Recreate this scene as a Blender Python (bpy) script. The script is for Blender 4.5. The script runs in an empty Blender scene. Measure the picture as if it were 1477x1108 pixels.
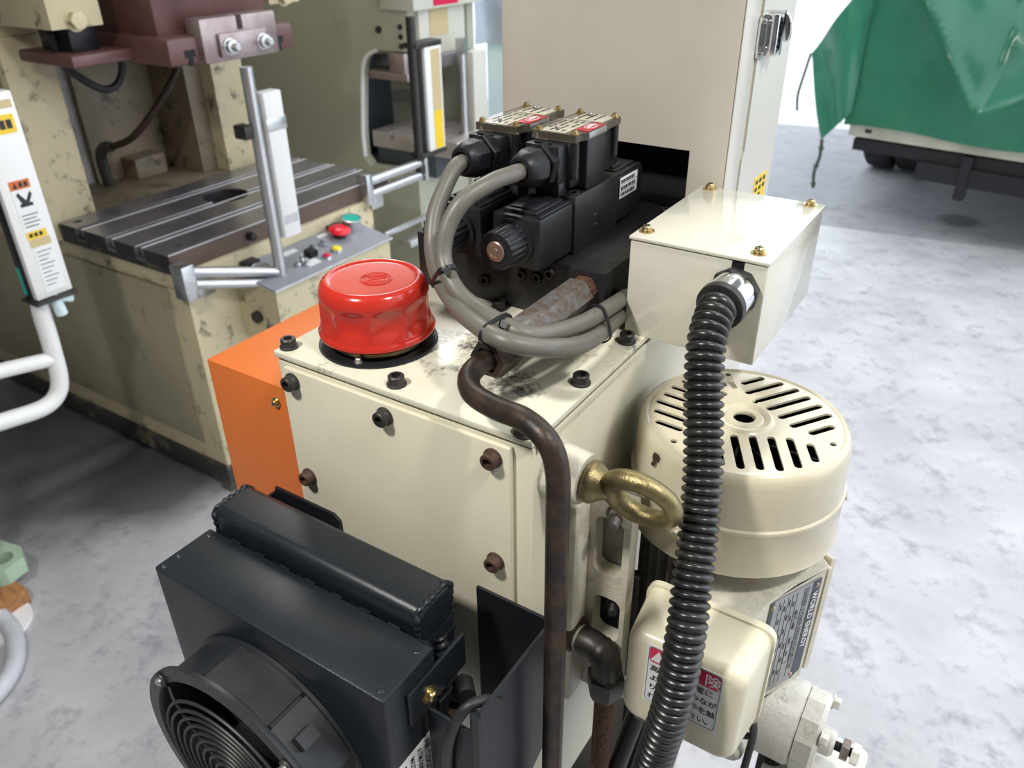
import bpy, bmesh, math, random
from mathutils import Vector, Matrix, Quaternion
random.seed(7)
PI = math.pi
R = math.radians
scene = bpy.context.scene
COL = scene.collection

# ------------------------------------------------------------------ camera
cam_d = bpy.data.cameras.new('camera')
cam = bpy.data.objects.new('camera', cam_d)
COL.objects.link(cam)
scene.camera = cam
cam_d.sensor_width = 36.0
cam_d.lens = 36.0 * 1150.83 / 1477.0
cam_d.clip_start = 0.02
cam_d.clip_end = 200
YAW, PITCH, ROLL = R(-33.026), R(30.685), R(-0.618)
fwd = Vector((math.sin(YAW) * math.cos(PITCH), math.cos(YAW) * math.cos(PITCH), -math.sin(PITCH)))
rgt = Vector((math.cos(YAW), -math.sin(YAW), 0))
upv = rgt.cross(fwd)
r2 = rgt * math.cos(ROLL) + upv * math.sin(ROLL)
u2 = -rgt * math.sin(ROLL) + upv * math.cos(ROLL)
mw = Matrix((r2, u2, -fwd)).transposed().to_4x4()
mw.translation = Vector((0, 0, 1.6))
cam.matrix_world = mw
cam_d.dof.use_dof = True
cam_d.dof.focus_distance = 0.66
cam_d.dof.aperture_fstop = 10.0

# ------------------------------------------------------------------ world, lights, exposure
scene.view_settings.view_transform = 'Standard'
scene.view_settings.look = 'None'
scene.view_settings.gamma = 1.0
scene.view_settings.use_curve_mapping = False
scene.view_settings.exposure = 0.22

world = bpy.data.worlds.new('overcast_sky')
scene.world = world
world.use_nodes = True
bg = world.node_tree.nodes['Background']
bg.inputs[0].default_value = (0.86, 0.92, 1.0, 1)
bg.inputs[1].default_value = 2.2

def overhead_area_light(loc, sx, sy, power, rot=0, color=(1.0, 0.975, 0.92)):
    l = bpy.data.lights.new('overhead_area_light', 'AREA')
    l.shape = 'RECTANGLE'; l.size = sx; l.size_y = sy
    l.energy = power; l.color = color
    o = bpy.data.objects.new('overhead_area_light', l)
    o.location = loc; o.rotation_euler = (0, 0, rot)
    COL.objects.link(o)
LIGHTS = [((-.60, -.42, 2.42), 0.16, 0.16, 24), ((.95, .25, 3.2), 0.2, 0.2, 30), ((-2.9, 2.9, 4.0), 0.3, 1.2, 50), ((-0.2, 2.2, 4.0), 0.3, 1.2, 18)]  # first: low key placed for falloff; second: added fill for right-hand daylight
for p, a, b, e in LIGHTS:
    overhead_area_light(p, a, b, e)

# ------------------------------------------------------------------ helpers: geometry
def box(bm, x0, x1, y0, y1, z0, z1, bev=0.0, seg=2):
    ret = bmesh.ops.create_cube(bm, size=1.0)
    vs = ret['verts']
    for v in vs:
        v.co = Vector(((x0 + x1) / 2 + v.co.x * (x1 - x0), (y0 + y1) / 2 + v.co.y * (y1 - y0), (z0 + z1) / 2 + v.co.z * (z1 - z0)))
    if bev > 0:
        es = list({e for v in vs for e in v.link_edges})
        bmesh.ops.bevel(bm, geom=es, offset=bev, segments=seg, affect='EDGES', profile=0.5)
    return bm

def frame(axis):
    a = Vector(axis).normalized()
    t = Vector((0, 0, 1)) if abs(a.z) < 0.9 else Vector((1, 0, 0))
    x = t.cross(a).normalized(); y = a.cross(x)
    return a, x, y

def lathe(bm, prof, origin=(0, 0, 0), axis=(0, 0, 1), seg=28, rf=None, close=False, rot=0.0):
    """prof: list of (r,h). r==0 gives a pole."""
    a, x, y = frame(axis); o = Vector(origin)
    rings = []
    for k, (r, h) in enumerate(prof):
        if r <= 1e-7:
            rings.append([bm.verts.new(o + a * h)])
        else:
            ring = []
            for i in range(seg):
                th = 2 * PI * i / seg + rot
                rr = r if rf is None else rf(r, h, th)
                ring.append(bm.verts.new(o + a * h + x * (rr * math.cos(th)) + y * (rr * math.sin(th))))
            rings.append(ring)
    pairs = list(zip(rings, rings[1:]))
    if close: pairs.append((rings[-1], rings[0]))
    for A, B in pairs:
        for i in range(seg):
            j = (i + 1) % seg
            if len(A) == 1 and len(B) == 1: continue
            if len(A) == 1: bm.faces.new((A[0], B[i], B[j]))
            elif len(B) == 1: bm.faces.new((A[i], B[0], A[j]))
            else: bm.faces.new((A[i], B[i], B[j], A[j]))
    return bm

def cyl(bm, p0, p1, r, seg=24, r2=None, bev=0.0, rot=0.0):
    p0 = Vector(p0); p1 = Vector(p1); L = (p1 - p0).length
    r2 = r if r2 is None else r2
    if bev > 0:
        prof = [(0, 0), (r - bev, 0), (r, bev), (r2, L - bev), (r2 - bev, L), (0, L)]
    else:
        prof = [(0, 0), (r, 0), (r2, L), (0, L)]
    return lathe(bm, prof, p0, p1 - p0, seg, rot=rot)

def spline(pts, n=10):
    pts = [Vector(p) for p in pts]
    P = [pts[0] * 2 - pts[1]] + pts + [pts[-1] * 2 - pts[-2]]
    out = []
    for i in range(1, len(P) - 2):
        for k in range(n):
            t = k / n
            a, b, c, d = P[i - 1], P[i], P[i + 1], P[i + 2]
            out.append(0.5 * ((2 * b) + (c - a) * t + (2 * a - 5 * b + 4 * c - d) * t * t + (3 * b - a - 3 * c + d) * t ** 3))
    out.append(pts[-1])
    return out

def resample(pts, step):
    out = [pts[0].copy()]; acc = 0.0
    for a, b in zip(pts, pts[1:]):
        L = (b - a).length; d = step - acc
        while d <= L:
            out.append(a.lerp(b, d / L)); d += step
        acc = L - (d - step)
    return out

def tube(bm, pts, r, seg=14, caps=True, closed=False):
    pts = [Vector(p) for p in pts]; n = len(pts)
    tang = []
    for i in range(n):
        if closed: t = pts[(i + 1) % n] - pts[i - 1]
        else: t = pts[min(i + 1, n - 1)] - pts[max(i - 1, 0)]
        tang.append(t.normalized())
    a, x, y = frame(tang[0])
    rings = []
    for i in range(n):
        if i:
            q = tang[i - 1].rotation_difference(tang[i]); x = q @ x
        x = (x - tang[i] * x.dot(tang[i])).normalized(); y = tang[i].cross(x)
        rr = r(i) if callable(r) else r
        rings.append([bm.verts.new(pts[i] + x * (rr * math.cos(2 * PI * k / seg)) + y * (rr * math.sin(2 * PI * k / seg))) for k in range(seg)])
    m = n if closed else n - 1
    for i in range(m):
        A, B = rings[i], rings[(i + 1) % n]
        for k in range(seg):
            l = (k + 1) % seg
            bm.faces.new((A[k], A[l], B[l], B[k]))
    if caps and not closed:
        bm.faces.new(rings[0][::-1]); bm.faces.new(rings[-1])
    return bm

def prism(bm, poly, o, ex, ey, ez, h):
    """poly 2-D in (ex,ey) about o, extruded h along ez."""
    o = Vector(o); ex = Vector(ex); ey = Vector(ey); ez = Vector(ez)
    A = [bm.verts.new(o + ex * p[0] + ey * p[1]) for p in poly]
    B = [bm.verts.new(o + ex * p[0] + ey * p[1] + ez * h) for p in poly]
    bm.faces.new(A[::-1]); bm.faces.new(B)
    n = len(poly)
    for i in range(n):
        j = (i + 1) % n
        bm.faces.new((A[i], A[j], B[j], B[i]))
    return bm

def rrect(w, h, r, n=5, cx=0.0, cy=0.0):
    out = []
    for sx, sy, a0 in ((1, 1, 0), (-1, 1, 90), (-1, -1, 180), (1, -1, 270)):
        for k in range(n + 1):
            a = R(a0 + 90 * k / n)
            out.append((cx + sx * (w / 2 - r) + r * math.cos(a), cy + sy * (h / 2 - r) + r * math.sin(a)))
    return out

def torus(bm, c, axis, R1, r, seg=48, sec=10):
    a, x, y = frame(axis); c = Vector(c)
    pts = [c + x * (R1 * math.cos(2 * PI * i / seg)) + y * (R1 * math.sin(2 * PI * i / seg)) for i in range(seg)]
    return tube(bm, pts, r, sec, closed=True)

def N(): return bmesh.new()

# ------------------------------------------------------------------ helpers: objects
ORI = {}
def finish(bm, name, smooth=35):
    bmesh.ops.recalc_face_normals(bm, faces=bm.faces[:])
    me = bpy.data.meshes.new(name)
    bm.to_mesh(me); bm.free()
    if smooth:
        for p in me.polygons: p.use_smooth = True
        me.set_sharp_from_angle(angle=R(smooth))
    return me

def tag(o, label=None, cat=None, group=None, kind=None):
    if label: o['label'] = label
    if cat: o['category'] = cat
    if group: o['group'] = group
    if kind: o['kind'] = kind
    return o

def thing(name, label, cat, loc, group=None):
    o = bpy.data.objects.new(name, None); COL.objects.link(o)
    o.location = loc; o.empty_display_size = 0.05
    ORI[o] = Vector(loc)
    return tag(o, label, cat, group)

def obj(name, bm, m, parent=None, smooth=35, label=None):
    if parent is not None:
        off = ORI[parent]
    else:
        xs = [v.co for v in bm.verts]
        off = Vector(((min(v.x for v in xs) + max(v.x for v in xs)) / 2, (min(v.y for v in xs) + max(v.y for v in xs)) / 2, min(v.z for v in xs)))
    bmesh.ops.translate(bm, verts=bm.verts[:], vec=-off)
    o = bpy.data.objects.new(name, finish(bm, name, smooth))
    COL.objects.link(o)
    o.data.materials.append(m)
    if parent is not None: o.parent = parent
    else: o.location = off
    ORI[o] = off
    if label: o['label'] = label
    return o

def inst(name, mesh, parent, loc, axis=(0, 0, 1), spin=0.0, scale=1.0, mtx=None):
    """shared mesh modelled about its own origin, +z turned to axis."""
    o = bpy.data.objects.new(name, mesh); COL.objects.link(o)
    if mtx is None:
        q = Vector((0, 0, 1)).rotation_difference(Vector(axis).normalized()) @ Quaternion((0, 0, 1), spin)
        mtx = Matrix.Translation(Vector(loc) - ORI[parent]) @ q.to_matrix().to_4x4() @ Matrix.Scale(scale, 4)
    o.matrix_local = mtx
    o.parent = parent
    return o

def mesh_of(bm, name, m, smooth=35):
    me = finish(bm, name, smooth); me.materials.append(m); return me

def cut(bm_a, bm_b):
    """boolean difference, evaluated at once; the cutter is removed."""
    oa = bpy.data.objects.new('a', finish(bm_a, 'a', 0)); ob = bpy.data.objects.new('b', finish(bm_b, 'b', 0))
    COL.objects.link(oa); COL.objects.link(ob)
    md = oa.modifiers.new('m', 'BOOLEAN'); md.operation = 'DIFFERENCE'; md.object = ob; md.solver = 'EXACT'; md.use_self = True
    dg = bpy.context.evaluated_depsgraph_get()
    me = bpy.data.meshes.new_from_object(oa.evaluated_get(dg))
    out = bmesh.new(); out.from_mesh(me)
    for o in (oa, ob): bpy.data.objects.remove(o)
    bpy.data.meshes.remove(me)
    return out

def text(name, body, size, o, ex, ey, m, parent, align='LEFT', spacing=1.0, bold=0.0, lift=0.00025, line=1.0):
    cu = bpy.data.curves.new('t', 'FONT'); cu.body = body; cu.size = size; cu.align_x = align
    cu.space_character = spacing; cu.space_line = line; cu.offset = bold; cu.resolution_u = 2
    to = bpy.data.objects.new('t', cu); COL.objects.link(to)
    dg = bpy.context.evaluated_depsgraph_get()
    me = bpy.data.meshes.new_from_object(to.evaluated_get(dg))
    bpy.data.objects.remove(to); bpy.data.curves.remove(cu)
    ex = Vector(ex).normalized(); ey = Vector(ey).normalized(); ez = ex.cross(ey)
    M = Matrix((ex, ey, ez)).transposed().to_4x4(); M.translation = Vector(o) + ez * lift - ORI[parent]
    me.transform(M)
    me.materials.clear(); me.materials.append(m)
    t = bpy.data.objects.new(name, me); COL.objects.link(t); t.parent = parent
    return t

# ------------------------------------------------------------------ materials
def mat(name, col, rough=0.5, metal=0.0, col2=None, nscale=8.0, mix=(0.35, 0.65), bump=0.0, bscale=120.0,
        grime=None, gcol=(0.05, 0.04, 0.03), gscale=14.0, gth=(0.62, 0.72), spots=None, spec=0.5, coat=0.0, trans=0.0, rvar=0.0, alpha=1.0, stretch=None, ior=None):
    m = bpy.data.materials.new(name); m.use_nodes = True
    nt = m.node_tree; n = nt.nodes; L = nt.links
    b = n['Principled BSDF']
    b.inputs['Base Color'].default_value = (*col, 1)
    b.inputs['Roughness'].default_value = rough
    b.inputs['Metallic'].default_value = metal
    b.inputs['Specular IOR Level'].default_value = spec
    b.inputs['Coat Weight'].default_value = coat
    b.inputs['Coat Roughness'].default_value = 0.12
    b.inputs['Transmission Weight'].default_value = trans
    if ior: b.inputs['IOR'].default_value = ior
    tc = n.new('ShaderNodeTexCoord'); src = tc.outputs['Object']
    if stretch:
        mp = n.new('ShaderNodeMapping'); mp.inputs['Scale'].default_value = stretch
        L.new(src, mp.inputs['Vector']); src = mp.outputs['Vector']
    cur = None
    def noise(scale, detail=5.0, rough_=0.6, s=None):
        t = n.new('ShaderNodeTexNoise'); t.inputs['Scale'].default_value = scale
        t.inputs['Detail'].default_value = detail; t.inputs['Roughness'].default_value = rough_
        L.new(s or src, t.inputs['Vector']); return t.outputs['Fac']
    def ramp(sock, a, c):
        t = n.new('ShaderNodeMapRange'); t.inputs['From Min'].default_value = a; t.inputs['From Max'].default_value = c
        L.new(sock, t.inputs['Value']); return t.outputs['Result']
    def mixc(fac, A, B):
        t = n.new('ShaderNodeMix'); t.data_type = 'RGBA'
        L.new(fac, t.inputs['Factor'])
        for k, v in ((6, A), (7, B)):
            if isinstance(v, tuple): t.inputs[k].default_value = (*v, 1)
            else: L.new(v, t.inputs[k])
        return t.outputs[2]
    if col2 is not None:
        cur = mixc(ramp(noise(nscale), *mix), col, col2)
    if grime:
        f = ramp(noise(gscale, 8.0, 0.7), *gth)
        t = n.new('ShaderNodeMath'); t.operation = 'MULTIPLY'; L.new(f, t.inputs[0]); t.inputs[1].default_value = grime
        cur = mixc(t.outputs[0], cur or col, gcol)
    if spots:
        # dirt gathered around given places (thing-local coordinates): (x, y, z, radius, strength)
        fine = noise(190.0, 6.0, 0.8, tc.outputs['Object'])
        tot = None
        for (x, y, z, rad, st) in spots:
            d = n.new('ShaderNodeVectorMath'); d.operation = 'DISTANCE'
            L.new(tc.outputs['Object'], d.inputs[0]); d.inputs[1].default_value = (x, y, z)
            g = n.new('ShaderNodeMapRange'); g.inputs['From Min'].default_value = rad; g.inputs['From Max'].default_value = rad * 0.2
            g.inputs['To Max'].default_value = st
            L.new(d.outputs['Value'], g.inputs['Value'])
            if tot is None: tot = g.outputs['Result']
            else:
                mx = n.new('ShaderNodeMath'); mx.operation = 'MAXIMUM'
                L.new(tot, mx.inputs[0]); L.new(g.outputs['Result'], mx.inputs[1]); tot = mx.outputs[0]
        s = n.new('ShaderNodeMath'); s.operation = 'ADD'; L.new(tot, s.inputs[0]); L.new(fine, s.inputs[1])
        big = noise(28.0, 4.0, 0.6, tc.outputs['Object'])
        s2 = n.new('ShaderNodeMath'); s2.operation = 'ADD'; L.new(s.outputs[0], s2.inputs[0]); L.new(big, s2.inputs[1])
        cur = mixc(ramp(s2.outputs[0], 1.27, 1.52), cur or col, (0.09, 0.085, 0.07))
    if cur is not None: L.new(cur, b.inputs['Base Color'])
    if rvar:
        f = noise(nscale * 2.3)
        t = n.new('ShaderNodeMapRange'); t.inputs['To Min'].default_value = max(0.02, rough - rvar); t.inputs['To Max'].default_value = min(1, rough + rvar)
        L.new(f, t.inputs['Value']); L.new(t.outputs['Result'], b.inputs['Roughness'])
    if bump:
        bp = n.new('ShaderNodeBump'); bp.inputs['Strength'].default_value = bump; bp.inputs['Distance'].default_value = 0.002
        L.new(noise(bscale, 4.0), bp.inputs['Height']); L.new(bp.outputs['Normal'], b.inputs['Normal'])
    return m

M = {}
CREAM = (0.66, 0.63, 0.51); CREAM2 = (0.60, 0.57, 0.45)
M['cream'] = mat('cream_paint', (0.66, 0.625, 0.49), 0.32, col2=(0.62, 0.585, 0.45), nscale=9, grime=0.35, gcol=(0.25, 0.22, 0.16), gscale=18, gth=(0.66, 0.8), bump=0.03, bscale=300)
M['lid'] = mat('tank_lid_cream_paint', (0.68, 0.66, 0.54), 0.26, col2=(0.64, 0.615, 0.49), nscale=10,
               spots=[(.000, .075, .48, .075, .40), (-.03, .055, .48, .05, .40), (-.065, .0, .48, .035, .25), (.005, .028, .48, .03, .25), (.075, .06, .48, .055, .36), (.06, .04, .48, .04, .30),
                      (.12, .16, .48, .03, .4), (.12, .085, .48, .02, .25), (.115, .0, .48, .025, .28), (-.12, .005, .48, .02, .2), (.09, .12, .48, .06, .3)])
M['column'] = mat('column_cream_paint', (0.53, 0.495, 0.425), 0.42, col2=(0.50, 0.465, 0.40), nscale=12, grime=0.3, gcol=(0.3, 0.26, 0.2), gscale=60, gth=(0.68, 0.8), bump=0.05, bscale=350)
M['jbox'] = mat('box_cream_paint', (0.67, 0.655, 0.56), 0.10, col2=(0.655, 0.64, 0.54), nscale=6, grime=0.25, gcol=(0.2, 0.18, 0.14), gscale=45, gth=(0.72, 0.84), coat=0.4, bump=0.02, bscale=500)
M['motor'] = mat('motor_cream_enamel', (0.62, 0.565, 0.43), 0.22, col2=(0.55, 0.495, 0.36), nscale=10, grime=0.4, gcol=(0.25, 0.2, 0.13), gscale=25, gth=(0.6, 0.85), coat=0.25)
M['cast'] = mat('cast_cream_paint', (0.60, 0.57, 0.47), 0.45, col2=(0.40, 0.35, 0.26), nscale=22, mix=(0.5, 0.75), bump=0.5, bscale=180, grime=0.6, gcol=(0.12, 0.1, 0.07), gscale=40, gth=(0.58, 0.75))
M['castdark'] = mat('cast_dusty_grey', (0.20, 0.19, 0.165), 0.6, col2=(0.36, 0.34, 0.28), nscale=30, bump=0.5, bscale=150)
M['tbox'] = mat('terminal_box_ivory', (0.70, 0.655, 0.50), 0.36, col2=(0.66, 0.61, 0.45), nscale=12, grime=0.2, gcol=(0.4, 0.34, 0.2), gscale=30, gth=(0.6, 0.8), coat=0.1)
M['white'] = mat('white_enamel', (0.72, 0.72, 0.68), 0.2, col2=(0.66, 0.66, 0.62), nscale=8)
M['door'] = mat('column_door_paint', (0.60, 0.585, 0.53), 0.3, col2=(0.58, 0.565, 0.51), nscale=6)
M['orange'] = mat('orange_paint', (0.60, 0.15, 0.028), 0.45, col2=(0.57, 0.14, 0.025), nscale=5, bump=0.02, bscale=600)
M['red'] = mat('red_enamel', (0.50, 0.028, 0.016), 0.17, col2=(0.47, 0.025, 0.015), nscale=20, coat=0.35)
M['black'] = mat('black_paint', (0.007, 0.008, 0.011), 0.38, col2=(0.012, 0.014, 0.017), nscale=14, spec=0.36, bump=0.06, bscale=500)
M['cooler'] = mat('black_powder_coat', (0.008, 0.0105, 0.0145), 0.36, col2=(0.013, 0.0165, 0.021), nscale=12, grime=0.5, gcol=(0.05, 0.056, 0.062), gscale=60, gth=(0.64, 0.8), spec=0.42, bump=0.12, bscale=700)
M['plastic'] = mat('black_plastic', (0.006, 0.0072, 0.0095), 0.40, col2=(0.014, 0.015, 0.018), nscale=30, grime=0.4, gcol=(0.05, 0.046, 0.04), gscale=50, gth=(0.6, 0.85), spec=0.36, bump=0.05, bscale=400)
M['manifold'] = mat('manifold_black_oxide', (0.010, 0.009, 0.011), 0.40, 0.1, col2=(0.022, 0.021, 0.02), nscale=25, spec=0.36, bump=0.08, bscale=300)
M['shroud'] = mat('fan_shroud_plastic', (0.012, 0.014, 0.017), 0.38, spec=0.36, col2=(0.024, 0.026, 0.029), nscale=20, grime=0.5, gcol=(0.3, 0.3, 0.28), gscale=120, gth=(0.74, 0.8))
M['rubber'] = mat('black_rubber', (0.012, 0.012, 0.013), 0.5, col2=(0.024, 0.023, 0.022), nscale=40)
M['conduit'] = mat('conduit_vinyl', (0.010, 0.010, 0.011), 0.30, col2=(0.024, 0.023, 0.022), nscale=45, spec=0.6)
M['cable'] = mat('grey_cable_sheath', (0.125, 0.117, 0.098), 0.42, col2=(0.15, 0.14, 0.12), nscale=30)
M['steel'] = mat('bare_steel', (0.48, 0.47, 0.46), 0.35, 0.9, col2=(0.38, 0.36, 0.35), nscale=20, bump=0.1, bscale=200)
M['chrome'] = mat('chrome', (0.75, 0.76, 0.78), 0.12, 1.0)
M['zinc'] = mat('zinc_plate', (0.62, 0.63, 0.64), 0.28, 0.9, col2=(0.5, 0.51, 0.52), nscale=25)
M['brass'] = mat('yellow_zinc', (0.62, 0.50, 0.27), 0.28, 0.95, col2=(0.5, 0.38, 0.18), nscale=60)
M['eye'] = mat('eyebolt_yellow_zinc', (0.40, 0.33, 0.16), 0.36, 0.85, col2=(0.20, 0.16, 0.08), nscale=35, bump=0.25, bscale=500)
M['pumpwhite'] = mat('pump_white_paint', (0.68, 0.67, 0.62), 0.4, col2=(0.60, 0.58, 0.52), nscale=30, bump=0.5, bscale=160, grime=0.85, gcol=(0.10, 0.08, 0.05), gscale=45, gth=(0.56, 0.7))
M['pipe'] = mat('dull_steel_pipe', (0.030, 0.026, 0.024), 0.42, 0.55, col2=(0.085, 0.052, 0.036), nscale=60, mix=(0.4, 0.7), bump=0.2, bscale=250)
M['rustysteel'] = mat('rusty_steel', (0.24, 0.245, 0.255), 0.5, 0.6, col2=(0.17, 0.11, 0.07), nscale=130, bump=0.3, bscale=260)
M['rust'] = mat('rust', (0.17, 0.07, 0.03), 0.75, 0.1, col2=(0.03, 0.018, 0.013), nscale=300, bump=0.8, bscale=400)
M['rustbolt'] = mat('rusted_bolt', (0.09, 0.048, 0.03), 0.6, 0.3, col2=(0.05, 0.03, 0.022), nscale=150, bump=0.3, bscale=500)
M['bolt'] = mat('black_oxide_bolt', (0.035, 0.034, 0.034), 0.45, 0.5, col2=(0.06, 0.055, 0.05), nscale=120)
M['dark'] = mat('dark_void', (0.006, 0.006, 0.008), 0.7)
M['gasket'] = mat('gasket_grey', (0.12, 0.11, 0.09), 0.8, col2=(0.3, 0.28, 0.22), nscale=60)
M['amber'] = mat('amber_clear_plastic', (0.72, 0.66, 0.55), 0.08, col2=(0.66, 0.58, 0.45), nscale=30, trans=0.92, ior=1.45)
M['platelbl'] = mat('valve_label_cream', (0.52, 0.50, 0.40), 0.25, col2=(0.47, 0.45, 0.36), nscale=60)
M['lblred'] = mat('red_label', (0.42, 0.035, 0.04), 0.3)
M['dred'] = mat('danger_red', (0.62, 0.012, 0.07), 0.3)
M['lblwhite'] = mat('label_white', (0.76, 0.77, 0.76), 0.3)
M['ink'] = mat('black_ink', (0.015, 0.015, 0.018), 0.5)
M['inkwhite'] = mat('white_ink', (0.8, 0.8, 0.8), 0.5)
M['yellow'] = mat('yellow_label', (0.80, 0.56, 0.03), 0.4)
M['npsilver'] = mat('nameplate_silver', (0.38, 0.39, 0.40), 0.35, 0.6, col2=(0.32, 0.32, 0.33), nscale=50)
M['npblue'] = mat('nameplate_blue_grey', (0.035, 0.05, 0.075), 0.35, 0.2)
M['brown'] = mat('dark_brown_steel', (0.045, 0.02, 0.014), 0.5, 0.2, col2=(0.02, 0.014, 0.012), nscale=60)
M['ptfe'] = mat('white_sealing_tape', (0.6, 0.57, 0.5), 0.6)
M['copper'] = mat('copper_rose_metal', (0.55, 0.40, 0.32), 0.3, 0.9)
M['greenfan'] = mat('teal_fan_motor_label', (0.12, 0.42, 0.32), 0.4, col2=(0.6, 0.65, 0.55), nscale=120, mix=(0.5, 0.55))
M['beige'] = mat('beige_connector', (0.55, 0.44, 0.24), 0.45)
# surroundings
M['press'] = mat('press_cream_paint', (0.60, 0.52, 0.34), 0.5, col2=(0.55, 0.48, 0.31), nscale=3, grime=0.92, gcol=(0.07, 0.06, 0.045), gscale=16, gth=(0.56, 0.68), bump=0.1, bscale=60)
M['pressblack'] = mat('press_black_steel', (0.03, 0.03, 0.033), 0.4, 0.4, col2=(0.06, 0.058, 0.06), nscale=20)
M['throat'] = mat('throat_shaded_oily_paint', (0.24, 0.195, 0.135), 0.5, col2=(0.17, 0.135, 0.09), nscale=5, grime=0.9, gcol=(0.035, 0.028, 0.02), gscale=12, gth=(0.55, 0.68))  # throat shade put into the brown, along with some grime
M['mottled'] = mat('mottled_grey_steel', (0.36, 0.34, 0.33), 0.5, col2=(0.25, 0.23, 0.22), nscale=14, bump=0.2, bscale=40)
M['presspanel'] = mat('press_shaded_panel', (0.38, 0.34, 0.23), 0.5, col2=(0.31, 0.28, 0.19), nscale=3, grime=0.8, gcol=(0.06, 0.05, 0.04), gscale=13, gth=(0.58, 0.72))  # darker copy of the press paint, shade of the near side in the colour
M['pressdirty'] = mat('press_greasy_foot', (0.035, 0.033, 0.03), 0.5, col2=(0.24, 0.21, 0.14), nscale=9, mix=(0.55, 0.75))
M['pressshade'] = mat('press_shaded_side', (0.26, 0.24, 0.155), 0.5, col2=(0.23, 0.21, 0.135), nscale=2.5)  # same press paint with the cheek's side shade in the colour
M['bolster'] = mat('ground_steel_bolster', (0.36, 0.35, 0.365), 0.30, 0.75, col2=(0.28, 0.27, 0.285), nscale=6, rvar=0.08, bump=0.05, bscale=60)
M['bolsteredge'] = mat('bolster_brown_edge', (0.12, 0.075, 0.06), 0.45, 0.35, col2=(0.16, 0.12, 0.10), nscale=5)
M['slotedge'] = mat('worn_slot_edge_highlight', (0.88, 0.88, 0.92), 0.3, 0.3)  # worn edge plus a highlight painted in near-white
M['ram'] = mat('ram_maroon_paint', (0.105, 0.046, 0.046), 0.4, col2=(0.16, 0.08, 0.075), nscale=5, grime=0.5, gcol=(0.45, 0.38, 0.36), gscale=12, gth=(0.66, 0.78))
M['ramsteel'] = mat('ram_worn_steel', (0.42, 0.36, 0.36), 0.35, 0.6, col2=(0.30, 0.22, 0.22), nscale=12)
M['tabletop'] = mat('worn_light_steel', (0.60, 0.55, 0.53), 0.35, 0.4, col2=(0.48, 0.43, 0.41), nscale=9)
M['graypanel'] = mat('grey_control_panel', (0.27, 0.28, 0.31), 0.4)
M['alu'] = mat('aluminium', (0.62, 0.62, 0.63), 0.3, 0.85, col2=(0.54, 0.54, 0.55), nscale=20)
M['whitepost'] = mat('white_light_curtain_housing', (0.78, 0.78, 0.77), 0.35)
M['greymach'] = mat('grey_green_machine_paint', (0.42, 0.425, 0.335), 0.45, col2=(0.385, 0.39, 0.305), nscale=2, grime=0.5, gcol=(0.2, 0.2, 0.15), gscale=4, gth=(0.62, 0.75))
M['machinside'] = mat('shaded_inner_slate', (0.05, 0.065, 0.075), 0.55)  # shadowed interior of the rear press put into a dark colour
M['machwhite'] = mat('machine_white_paint', (0.62, 0.62, 0.55), 0.4, col2=(0.58, 0.57, 0.48), nscale=5)
M['paleblue'] = mat('pale_blue_paint', (0.62, 0.76, 0.78), 0.4)
M['plasticwrap'] = mat('plastic_wrap', (0.72, 0.78, 0.84), 0.12, col2=(0.60, 0.66, 0.74), nscale=7, coat=0.5)
M['tarp'] = mat('green_tarpaulin', (0.065, 0.32, 0.20), 0.22, col2=(0.05, 0.26, 0.16), nscale=3, bump=0.6, bscale=9, coat=0.5)
M['truckwhite'] = mat('truck_bed_rail_paint', (0.60, 0.58, 0.48), 0.45, col2=(0.45, 0.43, 0.35), nscale=6)
M['truckblack'] = mat('truck_chassis_black', (0.008, 0.008, 0.010), 0.6)
M['tyre'] = mat('tyre_rubber', (0.017, 0.017, 0.019), 0.75)
M['rope'] = mat('dark_rope', (0.06, 0.08, 0.06), 0.8)
M['wood'] = mat('wood_block', (0.42, 0.20, 0.07), 0.6, col2=(0.26, 0.11, 0.04), nscale=8, stretch=(1, 8, 8))
M['palegreen'] = mat('pale_green_casting_paint', (0.42, 0.56, 0.42), 0.4, col2=(0.36, 0.5, 0.37), nscale=20)
M['hose'] = mat('white_hose', (0.55, 0.56, 0.60), 0.45, col2=(0.45, 0.46, 0.5), nscale=20)
M['btnred'] = mat('button_red', (0.75, 0.01, 0.03), 0.3)
M['btngreen'] = mat('button_teal', (0.02, 0.42, 0.33), 0.3)
M['btnyellow'] = mat('button_yellow', (0.8, 0.68, 0.03), 0.35)
M['leaf'] = mat('shrub_leaf', (0.22, 0.34, 0.06), 0.6, col2=(0.42, 0.45, 0.1), nscale=6)
M['wallgrey'] = mat('corrugated_wall_paint', (0.5, 0.5, 0.48), 0.7)
M['ceilgrey'] = mat('roof_underside', (0.35, 0.35, 0.34), 0.8)

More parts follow.
